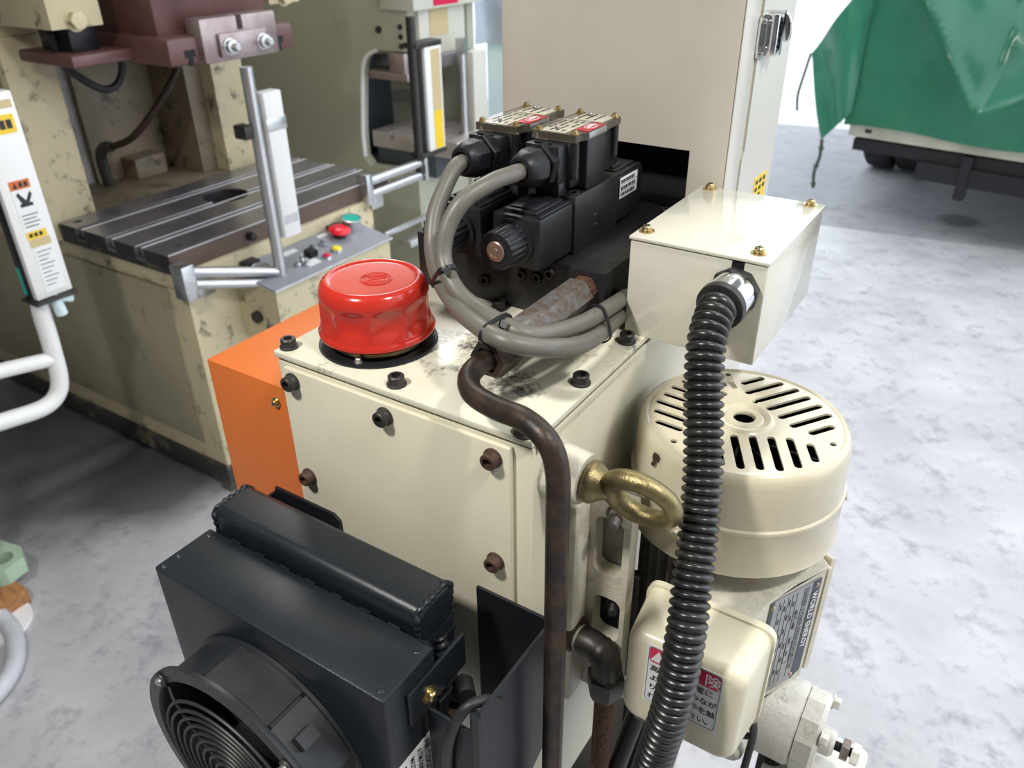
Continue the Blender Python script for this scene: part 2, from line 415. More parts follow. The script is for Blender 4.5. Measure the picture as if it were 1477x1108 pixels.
def concrete(name, c1, c2, c3, s1, s2, rough, spec=0.5, r2=0.15, oil=()):
    m = bpy.data.materials.new(name); m.use_nodes = True
    nt = m.node_tree; n = nt.nodes; L = nt.links; b = n['Principled BSDF']
    tc = n.new('ShaderNodeTexCoord')
    def noi(s, d, r=0.6):
        t = n.new('ShaderNodeTexNoise'); t.inputs['Scale'].default_value = s; t.inputs['Detail'].default_value = d; t.inputs['Roughness'].default_value = r
        L.new(tc.outputs['Object'], t.inputs['Vector']); return t.outputs['Fac']
    def mr(s, a, c, lo=0.0, hi=1.0):
        t = n.new('ShaderNodeMapRange'); t.inputs[1].default_value = a; t.inputs[2].default_value = c; t.inputs[3].default_value = lo; t.inputs[4].default_value = hi
        L.new(s, t.inputs[0]); return t.outputs[0]
    def mx(f, a, c):
        t = n.new('ShaderNodeMix'); t.data_type = 'RGBA'; L.new(f, t.inputs['Factor'])
        for k, v in ((6, a), (7, c)):
            if isinstance(v, tuple): t.inputs[k].default_value = (*v, 1)
            else: L.new(v, t.inputs[k])
        return t.outputs[2]
    a = mx(mr(noi(s1, 6, 0.65), 0.35, 0.65), c1, c2)
    a = mx(mr(noi(s2, 8, 0.75), 0.52, 0.72), a, c3)
    for (ox, oy, rad) in oil:  # noisy dark patches: oil, and on the workshop floor also painted shade
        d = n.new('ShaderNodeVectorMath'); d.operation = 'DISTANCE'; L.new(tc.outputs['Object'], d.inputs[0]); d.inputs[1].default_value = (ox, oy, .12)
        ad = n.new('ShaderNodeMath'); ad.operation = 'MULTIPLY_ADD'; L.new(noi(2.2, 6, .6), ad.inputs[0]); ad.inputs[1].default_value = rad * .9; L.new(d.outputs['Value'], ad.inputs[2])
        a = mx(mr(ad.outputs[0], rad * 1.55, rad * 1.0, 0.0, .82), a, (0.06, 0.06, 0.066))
    L.new(a, b.inputs['Base Color'])
    L.new(mr(noi(s1 * 1.7, 5), 0.3, 0.7, rough - r2, rough + r2), b.inputs['Roughness'])
    b.inputs['Specular IOR Level'].default_value = spec
    bp = n.new('ShaderNodeBump'); bp.inputs['Strength'].default_value = 0.15; bp.inputs['Distance'].default_value = 0.01
    L.new(noi(s2 * 2, 6), bp.inputs['Height']); L.new(bp.outputs['Normal'], b.inputs['Normal'])
    return m
M['floor'] = concrete('workshop_concrete', (0.41, 0.405, 0.42), (0.54, 0.535, 0.55), (0.24, 0.24, 0.27), 3.2, 13.0, 0.42, 0.6, oil=[(-2.5, .90, .50), (-2.1, 1.02, .26), (-3.2, .9, .7)])  # patches beside the press mix oil staining with its painted shadow
M['asphalt'] = concrete('yard_asphalt', (0.27, 0.275, 0.30), (0.34, 0.34, 0.36), (0.20, 0.20, 0.215), 0.6, 9.0, 0.7, oil=[(-.24, -.92, .13)])
M['road'] = concrete('pale_road_concrete', (0.66, 0.67, 0.68), (0.72, 0.72, 0.72), (0.6, 0.6, 0.62), 0.5, 4.0, 0.7)

# ------------------------------------------------------------------ shared hardware meshes (about origin, standing along +z)
def socket_bolt_mesh(m, rh=0.0066, h=0.0088, rf=0.0080):
    bm = N()
    prof = [(0, 0.0), (rf, 0.0), (rf, 0.0016), (rh * 1.06, 0.0022), (rh, 0.0032), (rh, h - 0.0008), (rh - 0.0008, h), (rh * 0.56, h)]
    lathe(bm, prof, seg=24)
    lathe(bm, [(rh * 0.60, h - 0.0001), (rh * 0.56, h - 0.0045), (0, h - 0.0045)], seg=6)
    return mesh_of(bm, 'socket_bolt', m)
def pan_screw_mesh(m, r=0.0042, wr=0.0068):
    bm = N()
    lathe(bm, [(0, 0), (wr, 0), (wr, 0.0011), (r * 1.15, 0.0012), (r * 1.15, 0.0024), (r * 1.02, 0.0025), (r, 0.0045), (r * 0.75, 0.0056), (0, 0.0058)], seg=22)
    return mesh_of(bm, 'pan_screw', m)
def cross_recess(m, r=0.0026):
    bm = N()
    box(bm, -r, r, -r * 0.25, r * 0.25, 0.0050, 0.0060); box(bm, -r * 0.25, r * 0.25, -r, r, 0.0050, 0.0060)
    return mesh_of(bm, 'cross_recess', m)
def hex_bolt_mesh(m, r=0.007, h=0.006, stud=0.0):
    bm = N()
    lathe(bm, [(0, 0), (r * 1.25, 0), (r * 1.25, 0.0012), (r * 0.9, 0.0012)], seg=24)
    lathe(bm, [(0, 0.001), (r, 0.001), (r, h), (r * 0.85, h + 0.001), (0, h + 0.001)], seg=6)
    if stud:
        prof = [(r * 0.5, h)]
        k = int(stud / 0.001)
        for i in range(k): prof += [(r * 0.55, h + i * 0.001 + .0005), (r * 0.48, h + i * 0.001 + .001)]
        prof += [(0, h + k * 0.001)]
        lathe(bm, prof, seg=16)
    return mesh_of(bm, 'hex_bolt', m)
SB = socket_bolt_mesh(M['bolt']); SBR = socket_bolt_mesh(M['rustbolt'])
PS = pan_screw_mesh(M['brass']); PSX = cross_recess(M['ink'])
PSS = pan_screw_mesh(M['steel'], 0.0034, 0.0045)
HB = hex_bolt_mesh(M['rustysteel'], 0.0075, 0.006, 0.012)
HBK = hex_bolt_mesh(M['bolt'], 0.007, 0.006, 0.010)

def screw(parent, loc, axis=(0, 0, 1), scale=1.0, name='screw', spin=None):
    s = inst(name, PS, parent, loc, axis, spin if spin is not None else random.uniform(0, 3), scale)
    ORI[s] = Vector(loc)
    x = bpy.data.objects.new('cross_recess', PSX); COL.objects.link(x); x.parent = s
    return s

# ================================================================== the setting
def struct(name, bm, m, label=None, smooth=0):
    o = obj(name, bm, m, None, smooth); o['kind'] = 'structure'
    if label: o['label'] = label; 
    return o
# workshop slab up to the doorway line, yard beyond
def plane_poly(name, pts, m, z0=-0.12, z1=0.0):
    bm = N(); prism(bm, pts, (0, 0, z0), (1, 0, 0), (0, 1, 0), (0, 0, 1), z1 - z0)
    return struct(name, bm, m)
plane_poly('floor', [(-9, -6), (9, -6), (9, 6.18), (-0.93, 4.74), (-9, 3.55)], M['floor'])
plane_poly('ground_asphalt', [(-9, 3.55), (-0.93, 4.745), (9, 6.185), (9, 8.8), (-1.86, 7.2), (-9, 6.15)], M['asphalt'], -0.15, -0.004)
plane_poly('ground_road', [(-14, 5.45), (-1.86, 7.205), (14, 9.55), (30, 60), (-40, 60)], M['road'], -0.15, -0.006)
bm = N(); box(bm, -9, 1.9, -6, 3.3, 4.3, 4.4); struct('ceiling', bm, M['ceilgrey'])
bm = N(); box(bm, -9.1, -9, -6, 3.6, -0.1, 4.4); struct('wall_left', bm, M['wallgrey'])
bm = N(); box(bm, -9.1, 1.9, -6.1, -6, -0.1, 4.4); struct('wall_rear', bm, M['wallgrey'])
bm = N(); box(bm, -9, -3.1, 3.5, 3.6, -0.1, 4.4); struct('wall_back', bm, M['wallgrey'])
bm = N(); box(bm, 1.8, 1.9, -6, .7, -0.1, 4.4); struct('wall_right', bm, M['wallgrey'])

# ================================================================== oil tank
TX0, TX1, TY0, TY1, ZT = -.497, -.2385, .392, .748, 1.28
tank = thing('oil_tank', 'cream painted hydraulic oil tank with bolted lid and front cover plate', 'tank', (-.368, .40, .80))
bm = N(); box(bm, TX0 + .001, TX1 - .0005, TY0 + .0025, TY1, .80, 1.2715, .002); obj('tank_body', bm, M['cream'], tank)
bm = N(); box(bm, TX0 + .002, TX1 - .002, TY0 + .003, TY1 - .002, 1.2715, 1.2742); obj('gasket', bm, M['gasket'], tank)
bm = N(); box(bm, TX0, TX1, TY0, TY1, 1.2742, ZT, .0012); obj('lid', bm, M['lid'], tank)
bm = N(); box(bm, -.4845, -.2555, .3885, .3945, .96, 1.2695, .0015); fp = obj('front_cover_plate', bm, M['cream'], tank)
for x, z, me in ((-.474, 1.2585, SB), (-.372, 1.2585, SB), (-.2695, 1.2575, SBR), (-.473, 1.159, SBR), (-.2695, 1.157, SBR)):
    inst('cap_bolt', me, tank, (x, .3885, z), (0, -1, 0), .3)
for x, y in ((-.4895, .4035), (-.3705, .4035), (-.2485, .3985), (-.2485, .4815), (-.2485, .5640), (-.3790, .5620)):
    inst('cap_bolt', SB, tank, (x, y, ZT), (0, 0, 1), x * 40)
# boss for the lifting eye on the right side
bm = N(); lathe(bm, [(0, 0), (.0245, 0), (.0215, .006), (.0205, .022), (.0200, .027), (.019, .0285), (.0125, .0285), (.0125, .02), (0, .02)], (TX1 - .001, .424, 1.238), (1, 0, 0), 36)
obj('lifting_boss', bm, M['cast'], tank)
# right-hand lip under the lid
bm = N(); box(bm, TX1 - .0005, TX1 + .0012, TY0 + .006, TY1 - .01, 1.2665, 1.2735, .0005); obj('seam_strip', bm, M['cream'], tank)

# stand that carries tank and column
stand = thing('machine_stand', 'dark steel floor stand under the cream oil tank', 'stand', (-.368, .57, 0))
for x in (-.48, -.256):
    for y in (.415, .725):
        bm = N(); box(bm, x - .02, x + .02, y - .02, y + .02, 0, .80, .003); obj('leg', bm, M['black'], stand)
bm = N(); box(bm, -.50, -.236, .395, .745, .30, .33, .003); obj('cross_shelf', bm, M['black'], stand)

# ================================================================== breather cap
BX, BY = -.432, .4535
br = thing('filler_breather', 'glossy red fluted filler breather cap on black flange on tank lid', 'breather', (BX, BY, ZT))
bm = N(); lathe(bm, [(0, 0), (.0505, 0), (.0513, .0012), (.0508, .003), (.044, .0034), (.042, .0028), (0, .0028)], (BX, BY, ZT), seg=56); obj('flange', bm, M['black'], br)
bm = N(); lathe(bm, [(.0372, .0028), (.0405, .0045), (.0405, .0075), (.038, .009), (.038, .018), (0, .018)], (BX, BY, ZT), seg=48); obj('neck', bm, M['brass'], br)
def flute(r, h, th):
    if .0235 <= h <= .0475 and r > .04:
        k = math.sin((h - .0235) / (.0475 - .0235) * PI)
        a = (th * 10 / (2 * PI)) % 1.0
        return r - (.0040 * k ** .45) * max(0.0, math.sin(a * PI)) ** .8
    return r
prof = [(.036, .0135), (.0475, .0128), (.0495, .0135), (.0498, .0155), (.0485, .0172), (.0473, .0195), (.0470, .0235)]
prof += [(.0470 - .0008 * (i / 8), .0235 + i * .003) for i in range(1, 9)]
prof += [(.0458, .0505), (.0448, .0545), (.0428, .0578), (.0400, .0600), (.0380, .0604), (.0366, .0598), (.0358, .0588), (.034, .0586), (0, .0586)]
bm = N(); lathe(bm, prof, (BX, BY, ZT), seg=120, rf=flute); cap = obj('cap', bm, M['red'], br, 50)
zl = ZT + .0588
bm = N()
for rr in (.0125, .0102):
    a0 = R(35); pts = [(BX + .004 + rr * 1.05 * math.cos(t), BY + rr * math.sin(t), zl) for t in [2 * PI * k / 48 for k in range(48)]]
    tube(bm, pts, .0007, 6, closed=True)
for a0, a1, rr in ((50, 200, .0078), (230, 380, .0078), (60, 190, .0055), (240, 370, .0055)):
    pts = [(BX + .004 + rr * math.cos(R(t)), BY + rr * math.sin(R(t)), zl) for t in range(a0, a1, 10)]
    tube(bm, pts, .0008, 6)
tube(bm, [(BX + .004 - .004, BY - .0055, zl), (BX + .004 + .004, BY + .0055, zl)], .0005, 6)
tube(bm, [(BX + .004 - .0052, BY + .0015, zl), (BX + .004 + .0052, BY - .0012, zl)], .0005, 6)
obj('embossed_logo', bm, M['red'], cap)
for a in (-70, 170, 50):
    inst('flange_screw', PSS, br, (BX + .0455 * math.cos(R(a)), BY + .0455 * math.sin(R(a)), ZT + .003), scale=.85)

# ================================================================== orange box
ob = thing('sheet_metal_cover', 'plain orange sheet metal cover standing left of the oil tank', 'cover', (-.57, .50, .80))
bm = N(); box(bm, -.636, -.502, .42, .60, .80, 1.218, .001); obj('cover_body', bm, M['orange'], ob)
screw(ob, (-.541, .42, 1.199), (0, -1, 0), .8)
bm = N()
for x in (-.62, -.52):
    for y in (.44, .58): box(bm, x - .012, x + .012, y - .012, y + .012, 0, .80)
obj('support_frame', bm, M['black'], ob)

# ================================================================== column cabinet
CX0, CX1, CY0, CY1 = -.4965, -.2415, .75, .905
colt = thing('control_column', 'tall cream steel cabinet column rising behind the solenoid valves', 'cabinet', (-.369, .83, 0))
a = N(); box(a, CX0, CX1, CY0, CY1, 0, 2.25, .0025)
b = N(); box(b, CX0 + .003, CX1 - .003, CY0 + .003, CY1 - .003, .9, 2.2)
box(b, -.4775, -.2787, CY0 - .02, CY0 + .02, 1.283, 1.3978)
c = cut(a, b)
obj('cabinet_body', c, M['column'], colt)
bm = N(); box(bm, -.485, -.270, .800, .803, 1.20, 1.47); box(bm, -.485, -.270, .754, .803, 1.40, 1.403); box(bm, -.273, -.270, .754, .803, 1.20, 1.40); obj('inner_shade_liner', bm, M['dark'], colt, 0)  # added dark sheets that fill the cabinet opening with shade
# side door on the right-hand face, its flange and seam
bm = N(); prism(bm, [(.795, 1.10), (.903, 1.10), (.903, 2.2), (.7965, 2.2), (.7965, 1.392), (.7915, 1.385), (.7915, 1.10)], (CX1, 0, 0), (0, 1, 0), (0, 0, 1), (1, 0, 0), .0022)
obj('side_door', bm, M['door'], colt)
bm = N(); box(bm, CX1, CX1 + .0012, .7505, .7885, 1.0, 2.24, .0004); obj('side_flange', bm, M['door'], colt)
# latch (chrome toggle catch across the seam)
la = N(); prism(la, rrect(.024, .040, .011, 6, .8015, 1.4965), (CX1 + .001, 0, 0), (0, 1, 0), (0, 0, 1), (1, 0, 0), .0025)
lp = obj('latch_plate', la, M['chrome'], colt)
bm = N(); box(bm, CX1 + .003, CX1 + .012, .806, .822, 1.480, 1.513, .002)
for k in range(5): box(bm, CX1 + .012, CX1 + .0135, .808, .820, 1.483 + k * .0058, 1.4855 + k * .0058)
obj('latch_body', bm, M['black'], lp)
bm = N(); prism(bm, rrect(.006, .040, .0028, 4, .8245, 1.4985), (CX1 + .002, 0, 0), (0, 1, 0), (0, 0, 1), (1, 0, 0), .0125); 
box(bm, CX1 + .003, CX1 + .015, .8055, .810, 1.4785, 1.516, .0015)
obj('latch_clip', bm, M['chrome'], lp)
bm = N(); lathe(bm, [(0, 0), (.0125, 0), (.0135, .001), (.0125, .0022), (0, .003)], (CX1 + .0145, .828, 1.503), (.75, .62, .1), 32); obj('latch_lever', bm, M['chrome'], lp)
for z in (1.4825, 1.5105): inst('rivet', PSS, lp, (CX1 + .0035, .7965, z), (1, 0, 0), scale=.6)
# yellow notice near the box
bm = N(); box(bm, CX1 + .0022, CX1 + .0027, .845, .888, 1.318, 1.352); yl = obj('yellow_notice', bm, M['yellow'], colt)
bm = N()
for k, z in enumerate((1.346, 1.338, 1.330)):
    for j in range(3 if k < 2 else 2): box(bm, CX1 + .0026, CX1 + .0029, .850 + j * .0125, .858 + j * .0125, z - .002, z + .0025)
obj('lettering', bm, M['ink'], yl)

# ================================================================== manifold block
man = thing('valve_manifold', 'black steel manifold block carrying the two solenoid valves on tank lid', 'manifold', (-.377, .66, ZT))
bm = N(); box(bm, -.4765, -.2795, .7515, .80, 1.2845, 1.334, .001); box(bm, -.4793, -.2755, .571, .7515, ZT, 1.334, .0015); obj('block', bm, M['manifold'], man)
PLUG = socket_bolt_mesh(M['bolt'], .0052, .003, .0056)
for x, z in ((-.400, 1.301), (-.3595, 1.315), (-.3428, 1.316), (-.330, 1.3225), (-.446, 1.299)):
    inst('plug_screw', PLUG, man, (x, .571, z), (0, -1, 0))
inst('cap_bolt', SB, man, (-.4705, .582, 1.334)); inst('cap_bolt', SB, man, (-.4705, .735, 1.334)); inst('cap_bolt', SB, man, (-.290, .735, 1.334))
bm = N(); lathe(bm, [(0, 0), (.006, 0), (.006, .001), (0, .0012)], (-.296, .71, 1.334)); obj('port_cap', bm, M['manifold'], man)

# ================================================================== solenoid valves (two)
def solenoid(parent, y0, y1, cx):
    front = y0 < .6
    bm = N(); box(bm, cx - .0235, cx + .0235, y0, y1, 1.3385, 1.3835, .0025)
    s = obj('solenoid', bm, M['plastic'], parent)
    bm = N(); box(bm, cx - .016, cx + .016, y0 + .006, y1 - .004, 1.383, 1.3868, .0012); box(bm, cx - .012, cx + .012, y0 + .010, y1 - .022, 1.3865, 1.3885, .0008); box(bm, cx + .0165, cx + .0222, y0 + .003, y1 - .002, 1.383, 1.3855, .001)
    obj('top_ribs', bm, M['plastic'], s)
    bm = N()
    for z in (1.361, 1.3565): box(bm, cx + .0233, cx + .0239, y0 + .010, y1 - .002, z, z + .0008)
    obj('side_ribs', bm, M['plastic'], s)
    return s
def valve(cx, label):
    v = thing('solenoid_valve', label, 'valve', (cx, .635, 1.334), 'solenoid valves on the manifold')
    s = solenoid(v, .536, .592, cx)
    r_ = solenoid(v, .681, .734, cx)
    # knurled end nut with metal push disc
    kc = (cx - .003, .536, 1.3605)
    def knurl(r, h, th): return r * (1.0 - (.055 if (r > .0125 and h > .004 and h < .0255 and math.sin(th * 20) > .25) else 0.0))
    bm = N(); lathe(bm, [(0, 0), (.0205, 0), (.0205, .0035), (.0183, .004), (.0175, .0045), (.0168, .024), (.0155, .026), (.0095, .026), (.0095, .0245), (0, .0245)], kc, (0, -1, 0), 100, rf=knurl)
    k = obj('knurled_nut', bm, M['plastic'], v)
    bm = N(); lathe(bm, [(.0088, .0245), (.0088, .0268), (.008, .0276), (.0052, .0276), (.0048, .0268), (.003, .0268), (.0026, .0278), (0, .0278)], kc, (0, -1, 0), 32); obj('push_disc', bm, M['copper'], k)
    bm = N(); box(bm, cx - .0242, cx + .0242, .594, .680, 1.334, 1.3875, .0015); b_ = obj('valve_body', bm, M['manifold'], v)
    bm = N(); lathe(bm, [(0, 0), (.0055, 0), (.0055, .0008), (.003, .0008), (.003, -.002), (0, -.002)], (cx + .0165, .604, 1.3875)); obj('screw_well', bm, M['bolt'], b_)
    bm = N()
    for z in (1.352, 1.361): box(bm, cx + .0241, cx + .0246, .630, .636, z, z + .0006)
    obj('cast_mark', bm, M['steel'], b_)
    # wiring box
    bm = N(); box(bm, cx - .0235, cx + .0235, .6145, .6485, 1.3875, 1.4345, .002); box(bm, cx - .0195, cx + .0165, .598, .6900, 1.392, 1.431, .002); box(bm, cx - .012, cx + .012, .586, .602, 1.386, 1.400, .002)
    w = obj('wiring_box', bm, M['plastic'], v)
    bm = N(); box(bm, cx - .0205, cx + .0125, .5835, .6015, 1.398, 1.4310, .0015); box(bm, cx - .013, cx + .004, .586, .5875, 1.4305, 1.4325); obj('gland_block', bm, M['plastic'], w)
    for yy, zz in ((.6025, 1.4005), (.678, 1.404)):
        bm = N(); cyl(bm, (cx + .0168, yy, zz), (cx + .0168, yy, 1.431), .0042); obj('screw_post', bm, M['plastic'], w)
    # clear amber cover, label, red strip, screws
    bm = N()
    poly = [(-.0225, .598), (.0205, .598), (.0205, .609), (.0238, .6135), (.0238, .6495), (.0205, .654), (.0205, .683), (-.0225, .683), (-.0225, .652), (-.0245, .648), (-.0245, .616), (-.0225, .610)]
    prism(bm, [(cx + p[0], p[1]) for p in poly], (0, 0, 1.4315), (1, 0, 0), (0, 1, 0), (0, 0, 1), .0065)
    cv = obj('clear_cover', bm, M['amber'], v)
    bm = N(); box(bm, cx - .0165, cx + .0085, .6005, .648, 1.438, 1.4386, .0002); box(bm, cx - .0125, cx + .0175, .651, .680, 1.438, 1.4386, .0002); obj('type_label', bm, M['platelbl'], cv)
    bm = N(); box(bm, cx + .0095, cx + .0232, .6155, .648, 1.438, 1.4387, .0002); rl = obj('red_label', bm, M['lblred'], cv)
    bm = N(); box(bm, cx + .0237, cx + .0241, .6155, .648, 1.4325, 1.4375, .0001); obj('edge_label', bm, M['npsilver'], cv)
    bm = N()
    for k in range(4):
        for j in range(5):
            if (k * 3 + j * 5) % 7: box(bm, cx - .0145 + k * .0058, cx - .0128 + k * .0058, .604 + j * .0085, .604 + j * .0085 + (.0045 + .0022 * ((k + j) % 2)), 1.4386, 1.4388)
    for k in range(3):
        for j in range(3): box(bm, cx - .009 + k * .008, cx - .0072 + k * .008, .654 + j * .008, .6605 + j * .008, 1.4386, 1.4388)
    obj('print_marks', bm, M['ink'], cv)
    bm = N()
    for t in (0,): 
        pts = [(cx + .0163 + .0048 * math.cos(2 * PI * k / 24), .632 + .0085 * math.sin(2 * PI * k / 24), 1.4388) for k in range(24)]
        tube(bm, pts, .0003, 5, closed=True); tube(bm, [(cx + .0163, .626, 1.4388), (cx + .0163, .638, 1.4388)], .0009, 5)
    obj('maker_mark', bm, M['inkwhite'], cv)
    for dx, y in ((-.0185, .6028), (.0168, .6028), (-.0185, .6775), (.0168, .6775)):
        screw(v, (cx + dx, y, 1.438), scale=.62)
    for dx, y in ((-.004, .610), (-.003, .668)):
        inst('rivet', PSS, v, (cx + dx, y, 1.4384), scale=.55)
    # cable gland
    gc = (cx - .0045, .5835, 1.4145); ga = Vector((-.04, -1, .03))
    bm = N(); lathe(bm, [(0, -.002), (.0190, -.002), (.0190, .0055), (.0175, .0065), (0, .0065)], gc, ga, 6, rot=.3); g = obj('gland_locknut', bm, M['plastic'], v)
    bm = N(); lathe(bm, [(0, .006), (.0135, .006), (.0135, .010), (.0165, .0102), (.0165, .020), (.0160, .022), (.0145, .028), (.0115, .0315), (.0085, .0320), (.0085, .028), (0, .028)], gc, ga, 16, rf=lambda r, h, th: r * (1 - .05 * (math.cos(8 * th) > .4)) if r > .0142 else r)
    obj('gland_dome_nut', bm, M['plastic'], v, 25)
    text('lettering', 'CLOSE', .0042, Vector(gc) + ga.normalized() * .024 + Vector((.002, 0, .0152)), (.8, .5, 0), (0, .4, 1), M['bolt'], g)
    # white data label on the far solenoid
    bm = N(); box(bm, cx + .0237, cx + .0241, .6825, .7205, 1.3615, 1.3815, .0001); dl = obj('data_label', bm, M['lblwhite'], v)
    bm = N()
    for k, z in enumerate((1.3757, 1.3692, 1.3632)):
        x = .6845
        for j in range(7):
            w_ = (.0030, .0042, .0022, .0036)[(j * 3 + k) % 4]; box(bm, cx + .0240, cx + .0243, x, x + w_, z, z + .0036); x += w_ + .0012
    box(bm, cx + .0240, cx + .02425, .6825, .7205, 1.3744, 1.3748); box(bm, cx + .0240, cx + .02425, .6825, .7205, 1.3678, 1.3682)
    obj('print_marks', bm, M['ink'], dl)
    return v
valve(-.343, 'black solenoid valve nearest the cream junction box, red label on top')
valve(-.402, 'black solenoid valve farther left, partly behind the grey cables')

# ================================================================== grey cables
near = [(-.3494, .558, 1.4149), (-.349, .54, 1.416), (-.352, .515, 1.4155), (-.3615, .49, 1.4060), (-.3677, .475, 1.3866), (-.365, .465, 1.3646), (-.3466, .455, 1.3475), (-.3236, .447, 1.3415), (-.2972, .436, 1.3415), (-.2731, .436, 1.3366), (-.2639, .455, 1.3308), (-.2600, .50, 1.3211), (-.2610, .55, 1.3146), (-.2680, .60, 1.3041)]
far = [(-.4084, .558, 1.4149), (-.4090, .545, 1.4125), (-.4077, .53, 1.4030), (-.4056, .508, 1.3815), (-.3956, .49, 1.3588), (-.3736, .47, 1.3432), (-.3385, .445, 1.3380), (-.3029, .422, 1.3410), (-.2781, .412, 1.3419), (-.2618, .418, 1.3382), (-.2493, .44, 1.3300), (-.2500, .495, 1.3110), (-.2680, .60, 1.2900)]
bm = N(); tube(bm, spline(near, 10), .0070, 18); c1 = tag(obj('control_cable', bm, M['cable']), 'grey cable looping from the valve nearest the junction box', 'cable', 'grey valve cables')
bm = N(); tube(bm, spline(far, 10), .0070, 18); c2 = tag(obj('control_cable', bm, M['cable']), 'grey cable looping down from the farther left valve', 'cable', 'grey valve cables')
def cable_tie(idx_n, idx_f, label, tail):
    a = spline(near, 10)[idx_n]; b = min(spline(far, 10), key=lambda q: (q - a).length)
    d = (spline(near, 10)[idx_n + 1] - a).normalized()
    c = (a + b) / 2; e = (b - a); L = e.length; e.normalize(); e = (e - d * e.dot(d)).normalized(); f = d.cross(e)
    bm = N(); pts = []
    for k in range(40):
        t = 2 * PI * k / 40; pts.append(c + e * ((L / 2) * (1 if math.cos(t) > 0 else -1) * min(1, abs(math.cos(t)) * 3) + .0076 * math.cos(t)) + f * (.0078 * math.sin(t)))
    n = len(pts)
    V = []
    for k, p in enumerate(pts):
        o = (p - c).normalized()
        V.append([bm.verts.new(q) for q in (p - d * .0018, p + d * .0018, p + d * .0018 + o * .0011, p - d * .0018 + o * .0011)])
    for k in range(n):
        A, B = V[k], V[(k + 1) % n]
        for j in range(4): bm.faces.new((A[j], A[(j + 1) % 4], B[(j + 1) % 4], B[j]))
    t = thing('cable_tie', label, 'cable tie', tuple(c), 'cable ties on the grey cables')
    obj('strap', bm, M['black'], t)
    camdir = (Vector((0, 0, 1.6)) - c).normalized(); h = c - e * (L / 2) + camdir * .0085
    hb = N(); prism(hb, rrect(.0062, .0052, .0006), h, d, camdir.cross(d).normalized(), camdir, .0035); obj('locking_head', hb, M['black'], t)
    if tail:
        tb = N(); tube(tb, [h, h + Vector((-.002, -.004, -.012)), h + Vector((-.006, -.002, -.022))], .0012, 6); obj('tail', tb, M['black'], t)
cable_tie(52, 41, 'black cable tie binding the cables beside the red cap', False)
cable_tie(84, 82, 'black cable tie binding the cables above the pipe nut', True)
cable_tie(116, 108, 'black cable tie binding the cables beside the junction box', False)

# ================================================================== high-pressure pipe with long hex coupling
hp = thing('hydraulic_pipe', 'rusty bent steel pipe with long hex coupling running down past the tank', 'pipe', (-.294, .46, ZT))
HX, HZ = -.2945, 1.3165
bm = N(); lathe(bm, [(0, 0), (.0095, 0), (.0095, .012), (.0118, .012), (.0118, .0005)], (HX, .571, HZ), (0, -1, 0), 24); cyl(bm, (HX, .571, HZ), (HX, .5605, HZ), .0125, 6, rot=R(0)); obj('thread_end', bm, M['rust'], hp)
bm = N(); lathe(bm, [(0, 0), (.0130, 0), (.0150, .003), (.0150, .098), (.0125, .101), (0, .101)], (HX, .561, HZ), (0, -1, 0), 6, rot=R(0)); obj('long_hex_coupling', bm, M['rustysteel'], hp, 25)
bm = N(); cyl(bm, (HX, .462, HZ), (HX, .445, HZ), .0105); obj('union_neck', bm, M['rustysteel'], hp)
bm = N(); lathe(bm, [(0, 0), (.0155, 0), (.0172, .002), (.0172, .024), (.0150, .030), (.0105, .0305), (.0105, .028), (0, .028)], (HX, .4495, HZ), (0, -1, 0), 6, rot=R(0)); obj('pipe_nut', bm, M['pipe'], hp, 25)
pp = [(HX, .43, HZ), (-.2957, .407, 1.3160), (-.2915, .392, 1.3140), (-.2790, .381, 1.3120), (-.255, .373, 1.3131), (-.2290, .366, 1.3170), (-.2080, .360, 1.3115), (-.1995, .359, 1.291), (-.1985, .359, 1.245), (-.1980, .359, 1.10), (-.198, .359, .80), (-.198, .359, .45)]
bm = N(); tube(bm, spline(pp, 10), .0082, 18); obj('bent_pipe', bm, M['pipe'], hp)

# ================================================================== eye bolt
eb = thing('eye_bolt', 'yellow zinc lifting eye bolt screwed into boss on tank side', 'eye bolt', (-.2105, .424, 1.238))
th = R(112); e1 = Vector((1, 0, 0)); e2 = Vector((0, math.cos(th), math.sin(th))); cen = Vector((-.1665, .424, 1.238))
bm = N()
pts = [cen + e1 * (.0245 * math.cos(2 * PI * k / 64)) + e2 * (.0225 * math.sin(2 * PI * k / 64)) for k in range(64)]
tube(bm, pts, lambda i: .0068 + .0012 * (1 - math.cos(2 * PI * i / 64)) / 2, 18, closed=True); obj('ring', bm, M['eye'], eb, 60)
bm = N(); lathe(bm, [(0, -.006), (.008, -.006), (.008, 0), (.0155, .0005), (.0165, .002), (.0165, .0055), (.0150, .008), (.0118, .0125), (.0095, .017), (.006, .024), (0, .026)], (-.2100, .424, 1.238), (1, 0, 0), 32); obj('shank_collar', bm, M['eye'], eb, 60)

# ================================================================== junction box
JX0, JX1, JY0, JY1 = -.2590, -.1435, .580, .742
jb = thing('junction_box', 'cream sheet metal junction box with brass screwed lid beside the column', 'box', (-.20, .66, 1.279))
a = N(); box(a, JX0, JX1, JY0, JY1, 1.279, 1.3655, .002)
b = N(); box(b, -.1720, -.1620, JY0 - .005, JY0 + .01, 1.346, 1.372)
obj('box_body', cut(a, b), M['jbox'], jb)
bm = N(); box(bm, -.174, -.160, JY0 + .001, JY0 + .006, 1.34, 1.3654); obj('slot_shadow_backing', bm, M['dark'], jb)  # dark filler standing for the shadow inside the cable slot
bm = N(); box(bm, JX0 - .0008, JX1 + .0012, JY0 - .0012, JY1, 1.3660, 1.3690, .0008); obj('lid', bm, M['jbox'], jb)
for x, y in ((-.2515, .5955), (-.1565, .5950), (-.1545, .7345), (-.2490, .7345)):
    screw(jb, (x, y, 1.369), scale=.95)

